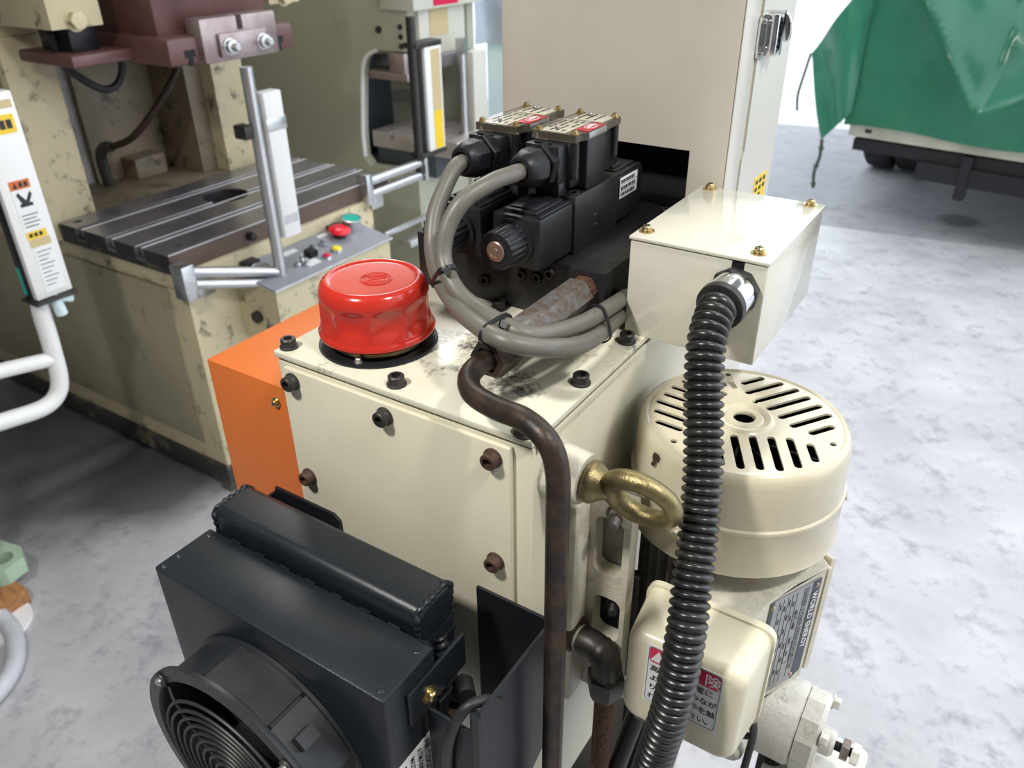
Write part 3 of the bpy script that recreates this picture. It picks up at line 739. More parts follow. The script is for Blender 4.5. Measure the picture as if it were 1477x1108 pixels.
# ================================================================== flexible conduit
cd = thing('flexible_conduit', 'black corrugated flexible conduit hanging from the junction box past the motor', 'conduit', (-.1655, .58, 1.34))
gc = Vector((-.1658, JY0, 1.3425)); ga = Vector((-.06, -1, -.12)).normalized()
bm = N(); lathe(bm, [(0, -.001), (.0190, -.001), (.0198, .001), (.0198, .0055), (.0185, .007), (0, .007)], gc, ga, 8, rot=.2); obj('locknut', bm, M['rubber'], cd, 25)
bm = N(); lathe(bm, [(0, .006), (.0178, .006), (.0178, .0265), (.0172, .028), (.0150, .029), (0, .029)], gc, ga, 40); obj('ferrule', bm, M['chrome'], cd)
bm = N(); lathe(bm, [(0, .0255), (.0190, .0255), (.0195, .027), (.0190, .032), (.0150, .033), (0, .033)], gc, ga, 40); obj('end_ring', bm, M['rubber'], cd)
cp = [tuple(gc + ga * .030), (-.1668, .538, 1.3395), (-.1640, .518, 1.3275), (-.1585, .503, 1.3075), (-.1498, .488, 1.2790), (-.1386, .468, 1.2464), (-.1301, .448, 1.2122), (-.1225, .425, 1.1799), (-.1158, .405, 1.1505), (-.1130, .388, 1.1), (-.1175, .380, 1.0449), (-.1230, .375, .9892), (-.1300, .375, .8936), (-.16, .40, .75), (-.20, .47, .62)]
pitch = .0069; per = 10
cpts = resample(spline(cp, 24), pitch / per)
bm = N(); tube(bm, cpts, lambda i: .0114 + .0036 * abs(math.sin(PI * i / per)) ** .75, 26); obj('corrugated_hose', bm, M['conduit'], cd, 50)

# ================================================================== electric motor
MX, MY, MZ = -.144, .582, 1.228
mo = thing('electric_motor', 'cream vertical electric motor with slotted fan cover right of the tank', 'motor', (MX, MY, .93))
# fan cover: slotted top disc + drawn side wall
a = N(); lathe(a, [(0, 0), (.0090, 0), (.0095, .0012), (.0150, .0012), (.0165, .0002), (.0185, .0015), (.0220, .0022), (.0242, .0012), (.0255, 0), (.0790, 0), (.0800, -.0004), (.0815, .0006), (.0830, .0008), (.0830, -.002), (0, -.002)], (MX, MY, MZ), seg=96)
cb = N()
for base in (56.4, 176.4, 296.4):
    d = Vector((math.cos(R(base)), math.sin(R(base)), 0)); n = Vector((-d.y, d.x, 0))
    for k in range(-3, 4):
        off = k * .0148 + .0028
        t0 = .0265 + (.007 if abs(k) == 3 else 0.0); t1 = min(.0735, math.sqrt(.0755 ** 2 - off ** 2))
        if abs(k) == 3: t1 = min(t1, .060)
        prism(cb, rrect(t1 - t0, .0066, .0032, 5, (t0 + t1) / 2, off), (MX, MY, MZ - .006), d, n, (0, 0, 1), .012)
for ang, rr, r_ in ((0, .0735, .0028), (120, .0735, .0028), (240, .0735, .0028), (90, .030, .0024)):
    cyl(cb, (MX + rr * math.cos(R(ang)), MY + rr * math.sin(R(ang)), MZ - .006), (MX + rr * math.cos(R(ang)), MY + rr * math.sin(R(ang)), MZ + .006), r_)
cyl(cb, (MX, MY, MZ - .006), (MX, MY, MZ + .006), .0088, 32)
fc = obj('fan_cover_grille', cut(a, cb), M['motor'], mo, 30)
text('stamped_number', '500', .0075, (MX - .0315, MY + .0500, MZ + .0001), (.62, -.78, 0), (.78, .62, 0), M['bolt'], fc)
bm = N(); lathe(bm, [(.0828, .0008), (.0848, -.0006), (.0868, -.0040), (.0880, -.0095), (.0890, -.030), (.0898, -.048), (.0915, -.0495), (.0920, -.0515), (.0915, -.0535), (.0910, -.055), (.0918, -.093), (.0926, -.0945), (.0905, -.0945), (.088, -.060), (.080, -.006), (.0828, -.003)], (MX, MY, MZ), seg=96)
side = obj('fan_cover_wall', bm, M['motor'], mo, 30)
for ang in (20, 140, 260):
    d = Vector((math.cos(R(ang)), math.sin(R(ang)), 0)); inst('cover_screw', hex_bolt_mesh(M['motor'], .0042, .004), mo, Vector((MX, MY, MZ - .068)) + d * .0908, d)
chip = N(); prism(chip, [(0, 0), (.004, .001), (.0065, -.001), (.006, -.005), (.0035, -.0065), (.0035, -.010), (.001, -.013), (-.0015, -.012), (.0005, -.008), (-.001, -.004)], (MX - .0475, MY - .0760, MZ - .0075), (.85, -.53, 0), (.05, .08, 1), (-.53, -.85, .1), .0006)
obj('paint_chip', chip, M['rustbolt'], side)
# inside: fan
bm = N(); lathe(bm, [(.079, -.006), (.0865, -.055), (.0868, -.058), (0, -.058), (0, -.0575), (.086, -.0575), (.0785, -.0065)], (MX, MY, MZ), seg=64); obj('inner_shade_liner', bm, M['dark'], mo)  # added black lining, painted shade behind the cover slots
bm = N(); cyl(bm, (MX, MY, MZ - .045), (MX, MY, MZ - .014), .012)
for k in range(9):
    a0 = 2 * PI * k / 9; d = Vector((math.cos(a0), math.sin(a0), 0)); n = Vector((-d.y, d.x, 0))
    prism(bm, [(.010, -.001), (.075, -.001), (.075, .001), (.010, .001)], (MX, MY, MZ - .055), d, n, (0, 0, 1), .036)
obj('cooling_fan', bm, M['black'], mo)
bm = N(); lathe(bm, [(0, 0), (.076, 0), (.078, .004), (.07, .012), (.02, .02), (0, .02)], (MX, MY, 1.122), seg=48); obj('end_bell', bm, M['motor'], mo)
# finned frame
bm = N(); cyl(bm, (MX, MY, .945), (MX, MY, 1.126), .066, 48); fr = obj('stator_frame', bm, M['cast'], mo)
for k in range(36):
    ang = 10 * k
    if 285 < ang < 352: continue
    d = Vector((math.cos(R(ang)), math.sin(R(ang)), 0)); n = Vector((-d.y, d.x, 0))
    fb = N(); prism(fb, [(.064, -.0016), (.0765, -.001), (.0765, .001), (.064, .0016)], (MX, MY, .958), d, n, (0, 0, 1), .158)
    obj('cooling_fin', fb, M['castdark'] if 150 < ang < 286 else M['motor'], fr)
bm = N(); lathe(bm, [(0, 0), (.080, 0), (.082, .003), (.080, .012), (.070, .018), (0, .018)], (MX, MY, .935), seg=48); obj('mounting_flange', bm, M['cast'], mo)
# pedestal under the terminal box and nameplate flat
pd = Vector((.45, .893, 0)); pn = Vector((.893, -.45, 0)); px = Vector((MX, MY, 0))
bm = N()
poly = [(-.085, .478), (-.0585, .478)]
c0 = px + pn * .0835 + pd * -.032; c1_ = px + pn * .0835 + pd * .044
poly = [(-.142, .474), (-.086, .474), (c0.x, c0.y), (c1_.x, c1_.y), (MX + .05, MY + .05), (MX - .02, MY - .02)]
prism(bm, poly, (0, 0, .962), (1, 0, 0), (0, 1, 0), (0, 0, 1), .146)
bmesh.ops.bevel(bm, geom=bm.edges[:], offset=.004, segments=3, affect='EDGES')
obj('terminal_pedestal', bm, M['cast'], mo)
bm = N()
for s in (.052, .064):
    prism(bm, rrect(.006, .13, .002, 3, s, 1.03), px + pn * .040, pd, (0, 0, 1), pn, .040 - (s - .052) * .6)
obj('side_rib', bm, M['motor'], mo)
# nameplate
np0 = px + pn * .0842
bm = N(); prism(bm, [(-.0300, .9745), (.0235, .9745), (.0340, .9805), (.0340, 1.0985), (-.0265, 1.0985)], np0, pd, (0, 0, 1), pn, .0008)
npl = obj('nameplate', bm, M['npsilver'], mo, 0)
bm = N(); prism(bm, [(.0215, .9748), (.0235, .9748), (.0338, .9808), (.0338, 1.0983), (.0235, 1.0983)], np0 + pn * .0008, pd, (0, 0, 1), pn, .0002); prism(bm, [(-.0298, .9748), (-.0265, .9748), (-.0232, 1.0983), (-.0263, 1.0983)], np0 + pn * .0008, pd, (0, 0, 1), pn, .0002)
obj('blue_border', bm, M['npblue'], npl, 0)
dn = Vector((0, 0, -1))
def nt(body, size, s, z, m='ink', bold=0.0, sp=1.0):
    text('lettering', body, size, np0 + pn * .0012 + pd * s + Vector((0, 0, z)), dn, pd, M[m], npl, spacing=sp, bold=bold)
nt('WORLD ENERGY', .0088, .0252, 1.085, 'inkwhite', .0002, 1.05)
nt('TOSHIBA 3 PHASE INDUCTION MOTOR', .0058, .0150, 1.0955, 'ink', .00012)
nt('0.75 kW', .0062, .0062, 1.070, 'ink', .0001)
nt('TOSHIBA CORPORATION', .0048, -.0215, 1.062, 'ink', .00008)
bm = N()
for k, s in enumerate((.0135, .0045, -.0010, -.0062, -.0115, -.0170)):
    prism(bm, [(s, .982), (s + .00028, .982), (s + .00028, 1.095), (s, 1.095)], np0 + pn * .0008, pd, (0, 0, 1), pn, .00025)
for s0, s1, z0, z1 in ((.0052, .0128, 1.030, 1.0303), (.0052, .0128, 1.0045, 1.0048), (.0052, .0054, 1.0045, 1.030), (.0126, .0128, 1.0045, 1.030)):
    prism(bm, [(s0, z0), (s1, z0), (s1, z1), (s0, z1)], np0 + pn * .0008, pd, (0, 0, 1), pn, .00025)
for k, s in enumerate((.0072, .0008, -.0046, -.0098, -.0152)):
    for j in range(6):
        z = 1.09 - j * .0175 - (k % 2) * .004
        if (k + 2 * j) % 5: prism(bm, [(s, z), (s + .0015, z), (s + .0015, z - .006), (s, z - .006)], np0 + pn * .0008, pd, (0, 0, 1), pn, .00025)
obj('ruled_lines', bm, M['ink'], npl, 0)
for s, z in ((-.0245, 1.092), (.0290, 1.092), (.0215, .9815), (-.0275, .981)):
    inst('rivet', mesh_of(lathe(N(), [(.0022, 0), (.0022, .0006), (.0012, .0013), (0, .0014)], seg=14), 'rivet', M['copper']), npl, np0 + pn * .0008 + pd * s + Vector((0, 0, z)), pn)
# terminal box
def rounded_frustum(w0, h0, w1, h1, cx, cz, y0, y1, r0, r1, edge):
    bm = N()
    rings = []
    secs = [(w0 + .004, h0 + .004, r0, y0), (w0 + .004, h0 + .004, r0, y0 - .006), (w0, h0, r0, y0 - .0065)]
    for k in range(1, 7):
        t = k / 6 * .80; secs.append((w0 + (w1 - w0) * t, h0 + (h1 - h0) * t, r0 + (r1 - r0) * t, y0 - .0065 + (y1 + edge - y0 + .0065) * k / 6))
    wl, hl = secs[-1][0], secs[-1][1]
    for k in range(1, 6):
        a = k / 5 * PI / 2
        secs.append((wl - 2 * edge * (1 - math.cos(a)), hl - 2 * edge * (1 - math.cos(a)), max(.004, r1 - edge * .6 * (1 - math.cos(a))), y1 + edge - edge * math.sin(a)))
    for w, h, r, y in secs:
        rings.append([bm.verts.new((cx + p[0], y, cz + p[1])) for p in rrect(w, h, r, 6)])
    for A, B in zip(rings, rings[1:]):
        for i in range(len(A)):
            j = (i + 1) % len(A); bm.faces.new((A[i], A[j], B[j], B[i]))
    bm.faces.new(rings[0]); bm.faces.new(rings[-1])
    return bm
bm = rounded_frustum(.1045, .110, .096, .101, -.1185, 1.0605, .477, .420, .012, .014, .009)
tb = obj('terminal_box', bm, M['tbox'], mo, 50)
bm = N(); cyl(bm, (-.152, .448, 1.012), (-.156, .452, .985), .012); obj('cable_entry', bm, M['gasket'], mo)
LY = .4197
bm = N(); prism(bm, rrect(.0625, .0655, .0015, 3, -.1170, 1.0740), (0, LY, 0), (1, 0, 0), (0, 0, 1), (0, -1, 0), .0003)
wl = obj('warning_label', bm, M['lblwhite'], mo, 0)
bm = N(); prism(bm, rrect(.0580, .0160, .0030, 4, -.1170, 1.0965), (0, LY - .0003, 0), (1, 0, 0), (0, 0, 1), (0, -1, 0), .0002); obj('red_header', bm, M['dred'], wl, 0)
bm = N(); prism(bm, [(-.1448, 1.0905), (-.1322, 1.0905), (-.1385, 1.1025)], (0, LY - .0005, 0), (1, 0, 0), (0, 0, 1), (0, -1, 0), .0002); obj('hazard_triangle', bm, M['inkwhite'], wl, 0)
bm = N()
pts = [(p[0], LY - .0004, p[1]) for p in rrect(.0590, .0615, .0035, 5, -.1170, 1.0740)]
tube(bm, pts, .00025, 4, closed=True); obj('border', bm, M['ink'], wl, 0)
text('lettering', '危 険', .0135, (-.1180, LY - .0004, 1.0915), (1, 0, 0), (0, 0, 1), M['inkwhite'], wl, bold=.0001)
for k, ln in enumerate(('高電圧、感電に', 'よりけがにつなが', 'ります中は手を触', 'れないで下さい。')):
    text('lettering', ln, .0074, (-.1445, LY - .0004, 1.0795 - k * .0108), (1, 0, 0), (0, 0, 1), M['ink'], wl, bold=.00012, spacing=(1.04, .89, .89, .89)[k])

# ================================================================== mounting bracket between tank and motor
mb = thing('motor_bracket', 'dusty cast bracket with rounded windows joining motor to the tank', 'bracket', (-.205, .475, .95))
a = N(); box(a, -.2375, -.1885, .466, .482, .96, 1.192, .003)
b = N(); prism(b, rrect(.026, .062, .008, 5, -.2085, 1.140), (0, .44, 0), (1, 0, 0), (0, 0, 1), (0, 1, 0), .08); prism(b, rrect(.026, .050, .008, 5, -.2065, 1.058), (0, .44, 0), (1, 0, 0), (0, 0, 1), (0, 1, 0), .08)
obj('bracket_plate', cut(a, b), M['cast'], mb)
bm = N(); box(bm, -.2375, -.195, .484, .494, 1.09, 1.19, .001); obj('back_web', bm, M['castdark'], mb)
bm = N(); box(bm, -.2372, -.226, .440, .466, .96, 1.192, .003); obj('tank_flange', bm, M['cast'], mb)
inst('stud_nut', HB, mb, (-.2025, .466, 1.1795), (.25, -1, 0)); inst('stud_nut', HBK, mb, (-.2060, .482, 1.068), (.35, -1, 0), scale=1.1)

bm = N(); box(bm, -.2375, -.19, .495, .505, .96, 1.09, .001); obj('lower_web', bm, M['bolt'], mb)
# ================================================================== drain elbow and rusty pipe
de = thing('drain_pipe', 'rusty drain pipe with dark elbow fitting on the tank right side', 'pipe', (-.205, .452, .60))
ey_, ez_ = .452, 1.040
bm = N(); lathe(bm, [(0, 0), (.0175, 0), (.0185, .002), (.0185, .012), (.0165, .014), (0, .014)], (TX1 - .0005, ey_, ez_), (1, -.1, -.05), 6); obj('union_nut', bm, M['brown'], de, 25)
bm = N(); lathe(bm, [(0, .013), (.0115, .013)] + [(.0112 + .0006 * (k % 2), .0135 + k * .001) for k in range(6)] + [(0, .0195)], (TX1, ey_, ez_), (1, -.1, -.05), 24); obj('thread_tape', bm, M['ptfe'], de)
el = [(-.2210, ey_ - .002, ez_ - .001), (-.2080, ey_ - .003, ez_ - .001), (-.1985, ey_ - .0035, ez_ - .006), (-.1945, ey_ - .004, ez_ - .017), (-.1940, ey_ - .004, ez_ - .034)]
bm = N(); tube(bm, spline(el, 8), lambda i: .0128 if i < 12 else .0138, 20); obj('elbow', bm, M['bolt'], de)
bm = N(); lathe(bm, [(0, 0), (.0150, 0), (.0175, .003), (.0175, .020), (.0145, .028), (0, .029)], (-.194, ey_ - .004, ez_ - .026), (0, 0, -1), 6, rot=.4); obj('hex_nut', bm, M['bolt'], de, 25)
bm = N(); cyl(bm, (-.194, ey_ - .004, ez_ - .05), (-.194, ey_ - .004, .30), .0092); obj('pipe_length', bm, M['rust'], de)
bm = N(); tube(bm, spline([(-.178, .50, 1.0), (-.172, .49, .96), (-.178, .47, .90), (-.19, .44, .80)], 8), .009, 14)
tag(obj('rubber_hose', bm, M['rubber']), 'black rubber hose hanging beside the rusty drain pipe', 'hose')

# ================================================================== pump below the motor
pu = thing('hydraulic_pump', 'white painted cast hydraulic pump with adjuster bolt under the motor', 'pump', (-.05, .56, .86))
bm = N(); lathe(bm, [(0, 0), (.034, 0), (.040, .006), (.0405, .050), (.038, .054), (0, .054)], (-.092, .560, .925), (1, 0, 0), 40); lathe(bm, [(0, 0), (.042, 0), (.045, .004), (.040, .035), (0, .035)], (MX, MY, .900), (0, 0, 1), 40)
obj('pump_body', bm, M['pumpwhite'], pu)
bm = N(); lathe(bm, [(0, 0), (.0405, 0), (.0405, .016), (.037, .020), (0, .020)], (-.0375, .560, .925), (1, 0, 0), 12); obj('end_cover', bm, M['pumpwhite'], pu, 25)
bm = N(); lathe(bm, [(0, 0), (.013, 0), (.013, .010), (.010, .013), (0, .013)], (-.018, .553, .928), (1, 0, 0), 20); obj('adjuster_boss', bm, M['pumpwhite'], pu)
bm = N(); prof = [(.0045, 0)]
for k in range(14): prof += [(.0048, k * .0015 + .0007), (.0040, k * .0015 + .0015)]
lathe(bm, prof + [(0, .021)], (-.006, .553, .928), (1, 0, 0), 16); obj('adjuster_thread', bm, M['bolt'], pu)
for x, m_ in ((.001, 'rustysteel'), (.010, 'pumpwhite')):
    bm = N(); lathe(bm, [(0, 0), (.0100, 0), (.0105, .001), (.0105, .006), (.0095, .007), (0, .007)], (x, .553, .928), (1, 0, 0), 6); obj('adjuster_nut', bm, M[m_], pu, 25)
CB = hex_bolt_mesh(M['pumpwhite'], .006, .006)
for dy, dz in ((.024, .022), (-.024, .024), (-.026, -.018), (.024, -.022)): inst('cover_bolt', CB, pu, (-.0178, .560 + dy, .925 + dz), (1, 0, 0))
bm = N(); lathe(bm, [(0, 0), (.012, 0), (.012, .012), (0, .014)], (-.085, .600, .955), (0, 0, 1), 6); obj('port_plug', bm, M['pumpwhite'], pu, 25)
bm = N(); lathe(bm, [(0, 0), (.016, 0), (.018, .004), (.017, .024), (.014, .028), (0, .030)], (-.090, .526, .925), (-.1, -1, -.25), 24); obj('port_cap', bm, M['pumpwhite'], pu)
bm = N(); cyl(bm, (-.055, .545, .89), (-.055, .54, .70), .012); obj('suction_hose', bm, M['rubber'], pu)
bm = N(); prism(bm, rrect(.085, .11, .008, 4, -.0170, .545), (0, 0, .880), (1, 0, 0), (0, 1, 0), (0, 0, 1), .004)
prism(bm, [(-.236, .52), (-.12, .56), (-.12, .69), (-.236, .69)], (0, 0, .880), (1, 0, 0), (0, 1, 0), (0, 0, 1), .004)
tag(obj('mounting_plate', bm, M['white']), 'white rounded steel plate under the pump beside the tank', 'plate')
bm = N(); tube(bm, spline([(-.092, .470, 1.010), (-.078, .492, .995), (-.070, .50, .965), (-.070, .50, .92), (-.073, .49, .82)], 10), .0035, 12); tube(bm, spline([(-.070, .50, .955), (-.085, .50, .945), (-.098, .505, .925), (-.102, .51, .90)], 8), .0032, 10)
tag(obj('motor_lead', bm, M['rubber']), 'thin black lead hanging from the ivory terminal box', 'cable')

# ================================================================== oil cooler
KX0, KX1, KY0, KY1, KZ = -.5136, -.2680, .2480, .3050, 1.14
FX, FZ = -.393, 1.015
oc = thing('oil_cooler', 'black fan oil cooler with rounded header bar in front of the tank', 'cooler', (-.39, .30, .88))
a = N(); box(a, KX0, KX1, KY0, KY1, .89, KZ, .0022)
b = N(); cyl(b, (FX, KY0 - .01, FZ), (FX, KY0 + .03, FZ), .090, 64)
shell = obj('shell', cut(a, b), M['cooler'], oc)
RV = mesh_of(lathe(N(), [(.0030, 0), (.0030, .0003), (.0024, .0007), (.0016, .0004), (0, .0004)], seg=18), 'rivet', M['cooler'])
for x, y in ((-.5065, .2535), (-.5065, .268), (-.5055, .298), (-.2765, .2555), (-.2765, .2955)):
    inst('rivet', RV, shell, (x, y, KZ))
bm = N()
for k in range(8): box(bm, -.485 + k * .029, -.474 + k * .029, .3035, .3052, 1.1395, 1.1406)
obj('louvre_slit', bm, M['black'], shell)
# header bar
def bar_prof(g=0.0, n=6):
    return rrect(.0430 + 2 * g, .0410 + 2 * g, .0085, n, .3307, 1.1388)
bm = N(); rings = []
for x, g in ((-.5135, -.0055), (-.5125, -.0022), (-.5105, -.0004), (-.5085, 0), (-.2900, 0), (-.2880, -.0004), (-.2860, -.0022), (-.2850, -.0055)):
    rings.append([bm.verts.new((x, p[0], p[1])) for p in bar_prof(g)])
for A, B in zip(rings, rings[1:]):
    for i in range(len(A)):
        bm.faces.new((A[i], A[(i + 1) % len(A)], B[(i + 1) % len(A)], B[i]))
bm.faces.new(rings[0]); bm.faces.new(rings[-1])
hb_ = obj('header_bar', bm, M['cooler'], oc, 50)
bm = N(); tube(bm, [(-.509, .3085, 1.1270), (-.289, .3085, 1.1270)], .0040, 12); obj('lower_roll', bm, M['cooler'], hb_)
for xw in (-.5105, -.2880):
    bm = N(); q_ = bar_prof(-.0008, 8); pr = [Vector((xw + .0009 * math.sin(k * .8), p[0], p[1])) for k, p in enumerate(q_)]
    dense = []
    for a_, b_ in zip(pr, pr[1:] + pr[:1]):
        m_ = max(1, int((b_ - a_).length / .0012))
        dense += [a_.lerp(b_, t / m_) for t in range(m_)]
    tube(bm, dense, lambda i: .0024 + .0005 * math.sin(i * 1.1) + .0004 * math.sin(i * .37), 10, closed=True); obj('weld_bead', bm, M['cooler'], hb_)
bm = N(); box(bm, -.2880, -.2845, .312, .350, 1.08, 1.125, .0015); obj('end_plate', bm, M['cooler'], oc)
# radiator core: fins
bm = N(); box(bm, -.5105, -.288, .312, .349, .90, 1.122)
core = obj('core_block', bm, M['black'], oc)
for k in range(14):
    z = .912 + k * .0150
    fb = N(); box(fb, -.5110, -.2835, .3105, .3505, z, z + .0055, .001); obj('core_tube', fb, M['cooler'], core)
bm = N(); tube(bm, spline([(-.2855, .330, 1.118), (-.281, .328, 1.105), (-.2815, .324, 1.085), (-.2835, .322, 1.065)], 8), lambda i: .006 + .0012 * math.sin(i * 1.7), 12); obj('corner_weld', bm, M['cooler'], core)
# ear plate with brass screw
bm = N(); box(bm, KX1, KX1 + .0035, .269, .337, 1.0925, 1.1255, .0008); ear = obj('ear_plate', bm, M['cooler'], oc)
screw(oc, (KX1 + .0035, .2905, 1.1065), (1, 0, 0), 1.05)
inst('lug_bolt', hex_bolt_mesh(M['rustbolt'], .0078, .006), oc, (KX1 + .003, .3165, 1.0560), (1, -.25, 0))
bm = N(); box(bm, KX1, KX1 + .003, .303, .335, 1.035, 1.082, .001); obj('lug_plate', bm, M['cooler'], oc)
bm = N(); cyl(bm, (-.262, .328, 1.082), (-.252, .318, 1.082), .008, 24); obj('grommet', bm, M['rubber'], oc)
bm = N(); box(bm, -.2615, -.2435, .302, .310, 1.028, 1.048, .001); obj('wire_connector', bm, M['beige'], oc)
# data label on right side
bm = N(); box(bm, KX1 + .0001, KX1 + .0005, .252, .2925, .985, 1.0605); lb = obj('data_label', bm, M['lblwhite'], oc, 0)
lx = KX1 + .0005
for k, (s, sz) in enumerate((('AIR COOLER', .0082), ('ATM-200S02', .0068), ('MOTOR:', .0068), ('BL', .006))):
    text('lettering', s, sz, (lx, .2835 - k * .0085, 1.0575 - k * .001), (0, 0, -1), (0, 1, 0), M['ink'], lb, bold=.00015)
bm = N()
for k in range(6): box(bm, lx, lx + .0002, .2565 + k * .0012 * (k % 2), .2575 + k * .0012, 1.012, 1.04)
obj('print_marks', bm, M['ink'], lb)
# fan housing
bm = N()
lathe(bm, [(.0905, 0), (.1005, 0), (.1005, .003), (.0985, .0045), (.0975, .006), (.0975, .036), (.0990, .0385), (.1040, .0400), (.1045, .0415), (.1045, .0445), (.0930, .0450), (.0905, .040)], (FX, KY0 - .0005, FZ), (0, -1, 0), 96, close=True)
fh = obj('fan_housing', bm, M['shroud'], oc, 30)
bm = N()
def arc_slab(a0, a1, r0, r1, y0, y1, flat=True):
    b_ = N(); n = 8; A = []
    for k in range(n + 1):
        t = a0 + (a1 - a0) * k / n
        rr = r1 * math.cos((a1 - a0) / 2) / math.cos(t - (a0 + a1) / 2) if flat else r1
        A.append((rr * math.cos(t), rr * math.sin(t)))
    Bq = [(r0 * math.cos(a0 + (a1 - a0) * k / n), r0 * math.sin(a0 + (a1 - a0) * k / n)) for k in range(n, -1, -1)]
    prism(b_, A + Bq, (FX, y0, FZ), (1, 0, 0), (0, 0, 1), (0, 1, 0), y1 - y0); return b_
obj('top_flat', arc_slab(R(62), R(98), .094, .1035, .206, .2415), M['shroud'], fh, 20)
obj('side_flat', arc_slab(R(28), R(60), .094, .1015, .206, .2425, False), M['shroud'], fh, 20)
bm = N(); d = Vector((math.cos(R(48)), 0, math.sin(R(48)))); t_ = Vector((-d.z, 0, d.x))
prism(bm, [(.098, -.005), (.110, -.005), (.110, .006), (.098, .006)], Vector((FX, .214, FZ)), d, t_, (0, 1, 0), .0155)
obj('wire_hook', bm, M['shroud'], fh, 20)
bm = N(); cyl(bm, (FX, KY0 + .012, FZ), (FX, .212, FZ), .030, 40, bev=.003); hub = obj('fan_hub', bm, M['shroud'], oc)
bm = N(); cyl(bm, (FX, .2119, FZ), (FX, .2113, FZ), .024, 40); obj('hub_label', bm, M['greenfan'], hub)
for k in range(7):
    a0 = 2 * PI * k / 7; bm = N(); G = []
    for i in range(7):
        row = []
        for j in range(4):
            rr = .028 + (.086 - .028) * i / 6; aa = a0 + (j / 3 - .5) * .55 + .15 * i / 6; y = KY0 + .006 - .026 * (1 - j / 3)
            row.append(bm.verts.new((FX + rr * math.cos(aa), y, FZ + rr * math.sin(aa))))
        G.append(row)
    for i in range(6):
        for j in range(3): bm.faces.new((G[i][j], G[i + 1][j], G[i + 1][j + 1], G[i][j + 1]))
    bmesh.ops.solidify(bm, geom=bm.faces[:], thickness=.0015)
    obj('fan_blade', bm, M['shroud'], oc, 60)
# wire guard
gd = N(); 
for q in range(4):
    d = Vector((math.cos(R(45 + 90 * q)), 0, math.sin(R(45 + 90 * q))))
    tube(gd, spline([Vector((FX, .1985, FZ)) + d * .018, Vector((FX, .1985, FZ)) + d * .05, Vector((FX, .200, FZ)) + d * .078, Vector((FX, .2025, FZ)) + d * .088, Vector((FX, .2040, FZ)) + d * .095], 5), .0013, 8)
guard = obj('guard_spoke', gd, M['rubber'], oc)
for k in range(9):
    rr = .018 + k * .0074
    bm = N(); torus(bm, (FX, .1985 - .0008 + (.0018 if k == 8 else 0), FZ), (0, 1, 0), rr, .0014, 64, 8); obj('guard_ring', bm, M['rubber'], guard)
for q in range(4):
    d = Vector((math.cos(R(45 + 90 * q)), 0, math.sin(R(45 + 90 * q)))); p = Vector((FX, .2032, FZ)) + d * .0975
    bm = N(); torus(bm, p - Vector((0, .0015, 0)), (0, 1, 0), .0048, .0014, 20, 8); obj('guard_eyelet', bm, M['rubber'], guard)
    inst('guard_screw', PSS, oc, p, (0, -1, 0), scale=1.0)
# cooler support frame bolted to the tank
cbk = thing('cooler_bracket', 'black folded steel bracket holding the cooler to the tank front', 'bracket', (-.37, .35, .88))
bm = N(); prism(bm, [(-.523, .89), (-.523, 1.127), (-.4475, 1.127), (-.4405, 1.122), (-.4405, .89)], (0, .3882, 0), (1, 0, 0), (0, 0, 1), (0, -1, 0), .003); obj('back_plate', bm, M['black'], cbk, 20)
bm = N(); box(bm, -.288, -.216, .3852, .3882, .985, 1.1215, .0006); obj('back_plate', bm, M['black'], cbk, 20)
bm = N(); prism(bm, [(.288, .88), (.288, 1.1215), (.388, 1.1215), (.388, .988), (.345, .962), (.335, .88)], (-.2185, 0, 0), (0, 1, 0), (0, 0, 1), (1, 0, 0), .0025); obj('side_plate', bm, M['cooler'], cbk, 20)
bm = N(); prism(bm, [(.288, .88), (.288, 1.1215), (.388, 1.1215), (.388, .988), (.345, .962), (.335, .88)], (-.5255, 0, 0), (0, 1, 0), (0, 0, 1), (1, 0, 0), .0025); obj('side_plate', bm, M['cooler'], cbk, 20)
bm = N(); tube(bm, [(-.2205, .2885, .88), (-.2205, .2885, 1.116)], .0045, 14); box(bm, -.262, -.2205, .2842, .2868, .88, 1.100, .0006); obj('front_return', bm, M['cooler'], cbk)
bm = N(); tube(bm, spline([(-.2165, .312, 1.1075), (-.2215, .302, 1.1165), (-.2285, .290, 1.1175), (-.2350, .282, 1.1030), (-.2405, .280, 1.078), (-.2440, .281, 1.050), (-.2460, .283, 1.01), (-.247, .285, .95)], 10), .0042, 14)
tag(obj('fan_power_cord', bm, M['rubber']), 'black power cord looping over the cooler bracket edge', 'cord')

# ================================================================== first press (left background)
p1 = thing('power_press', 'oily cream C-frame power press with slotted steel bolster table', 'press', (-2.3, 1.6, 0))
bm = N(); box(bm, -3.2, -1.868, 1.22, 2.0, .085, .745, .006); obj('base', bm, M['press'], p1)
bm = N(); box(bm, -3.15, -1.95, 1.2145, 1.2215, .16, .69, .002); obj('side_panel', bm, M['presspanel'], p1)
bm = N(); box(bm, -3.2, -1.864, 1.213, 2.003, .02, .10, .008); box(bm, -1.91, -1.862, 1.211, 1.28, 0, .03, .004); obj('plinth', bm, M['pressdirty'], p1)
bm = N(); box(bm, -2.43, -1.872, 1.2085, 2.0, .70, .748, .004); obj('table_ledge', bm, M['press'], p1)
